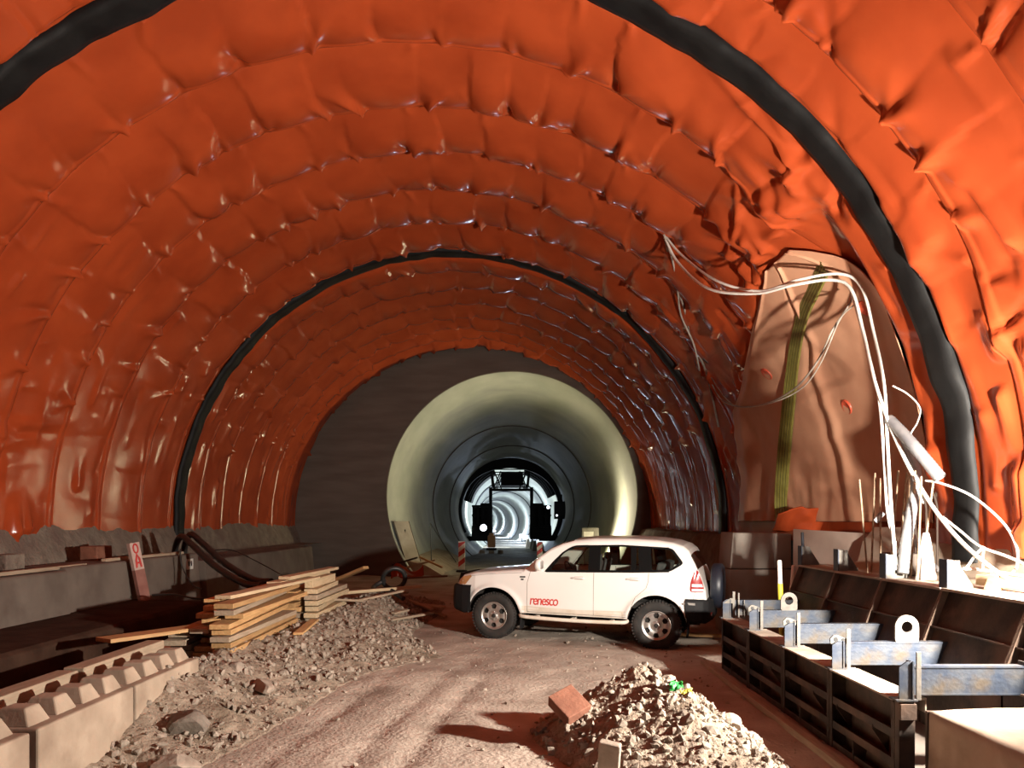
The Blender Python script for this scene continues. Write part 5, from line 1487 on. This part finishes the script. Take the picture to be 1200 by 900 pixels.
# glare lamps along the far tunnel
for k, (yv, dx, dz, pw) in enumerate(((104, 2.3, -2.7, 900), (118, 2.5, -2.6, 900), (150, 2.3, -2.6, 900), (205, 1.5, -2.6, 900))):
    cx, cz = axis_pt(yv); loc = (cx + dx, yv, cz + dz)
    t = empty('floodlight', loc, 'dazzling floodlight low in the far tunnel beyond the gantry, %s away' % ('nearest', 'second', 'third', 'farthest')[k], 'floodlight', 'floodlights in the far tunnel')
    mb = MB(); mb.box((0, .12, 0), (.9, .2, .7)); mb.bar((0, .1, -.3), (0, .1, -1.1), .1, .1); mb.build('housing', M['gantry'], t, bevel=.02)
    mb = MB(); mb.box((0, 0, 0), (.8, .03, .6)); mb.build('lens', M['white_glow'], t)
# box and lamp behind the car
t = empty('control_box', (3.35, 33, 1.32), 'grey box with a pale front standing beyond the car roof', 'box')
mb = MB(); mb.box((0, 0, .12), (.72, .4, .50)); mb.build('case', M['steel_pale'], t, bevel=.02)
mb = MB(); mb.box((-.08, -.21, .10), (.42, .02, .22)); mb.build('front_plate', M['white_paint'], t, bevel=.005)
mb = MB(); mb.box((0, 0, -.75), (.5, .3, 1.3)); mb.build('stand', M['gantry'], t)
t = empty('lamp_stand', (4.1, 30.15, .0), 'warm floodlight on a stand against the right lining at the tunnel mouth', 'floodlight')
mb = MB(); mb.tube([(0, 0, 0), (0, 0, .85)], .03); mb.tube([(-.3, .2, 0), (0, 0, .4), (.25, .25, 0)], .02); mb.tube([(0, -.3, 0), (0, 0, .4)], .02); mb.build('tripod', M['gantry'], t)
mb = MB(); mb.box((-.05, .05, .98), (.30, .12, .24), (0, .5, 0)); mb.build('housing', M['gantry'], t, bevel=.02)
mb = MB(); mb.box((-.02, .0, 1.11), (.26, .10, .012), (0, .5, 0)); mb.build('lens', M['warm_glow'], t)
# ---------------------------------------------------------------- camera, light, view
cam = bpy.data.cameras.new('camera'); co = bpy.data.objects.new('camera', cam); COL.objects.link(co)
co.location = (0, 0, CAM_Z); co.rotation_euler = (PI / 2, 0, 0)
cam.sensor_width = 36; cam.lens = 36 * F / 1200; cam.shift_y = (HOR - 450) / 1200; cam.clip_start = .05; cam.clip_end = 600
SC.camera = co
w = bpy.data.worlds.new('world'); SC.world = w; w.use_nodes = True
w.node_tree.nodes['Background'].inputs[0].default_value = (.02, .015, .012, 1); w.node_tree.nodes['Background'].inputs[1].default_value = .3
def point(name, loc, power, col, r=.15):
    l = bpy.data.lights.new(name, 'POINT'); l.energy = power; l.color = col; l.shadow_soft_size = r
    o = bpy.data.objects.new(name, l); o.location = loc; COL.objects.link(o); return o
def spot(name, loc, to, power, col, r=.15, size=120, blend=.5):
    l = bpy.data.lights.new(name, 'SPOT'); l.energy = power; l.color = col; l.shadow_soft_size = r; l.spot_size = math.radians(size); l.spot_blend = blend
    o = bpy.data.objects.new(name, l); o.location = loc; COL.objects.link(o)
    o.rotation_euler = (Vector(to) - Vector(loc)).to_track_quat('-Z', 'Y').to_euler(); return o
WARM = (1.0, .91, .80)
spot('floodlight_right', (4.3, 5.25, 2.15), (3.64, 6.0, 2.27), 5000, WARM, .08, 180, 1.0)
point('floodlight_spill', (4.3, 5.25, 2.15), 330, WARM, .08)
point('added_fill', (2.6, .4, 3.4), 60, (.95, .95, 1.0), .3)
spot('tunnel_lamp_mouth', (3.9, 30.2, 1.1), (0, 29.6, 4.2), 1700, (1.0, .88, .55), .1, 115, 1.0)
spot('tunnel_lamp_side', (2.9, 31.6, .9), (4.6, 31.2, 1.25), 2200, (1.0, .88, .60), .08, 150, 1.0)
spot('tunnel_lamp_far', (-2.6, 74, 4.0), (-1, 90, 3), 4500, (.80, .92, 1.0), .3, 165, .5)
for yv in (92, 112, 136, 172, 215, 262):
    cx, cz = axis_pt(yv)
    point('tunnel_lamp_deep', (cx + 2.2, yv, cz - 1.6), 2100, (.66, .80, 1.0), .3)
SC.view_settings.view_transform = 'Standard'; SC.view_settings.look = 'None'
SC.view_settings.exposure = -0.1; SC.view_settings.gamma = 1; SC.view_settings.use_curve_mapping = False
SC.cycles.use_denoising = True
SC.cycles.max_bounces = 8; SC.cycles.diffuse_bounces = 5; SC.cycles.glossy_bounces = 3; SC.cycles.transparent_max_bounces = 12
SC.cycles.sample_clamp_indirect = 6
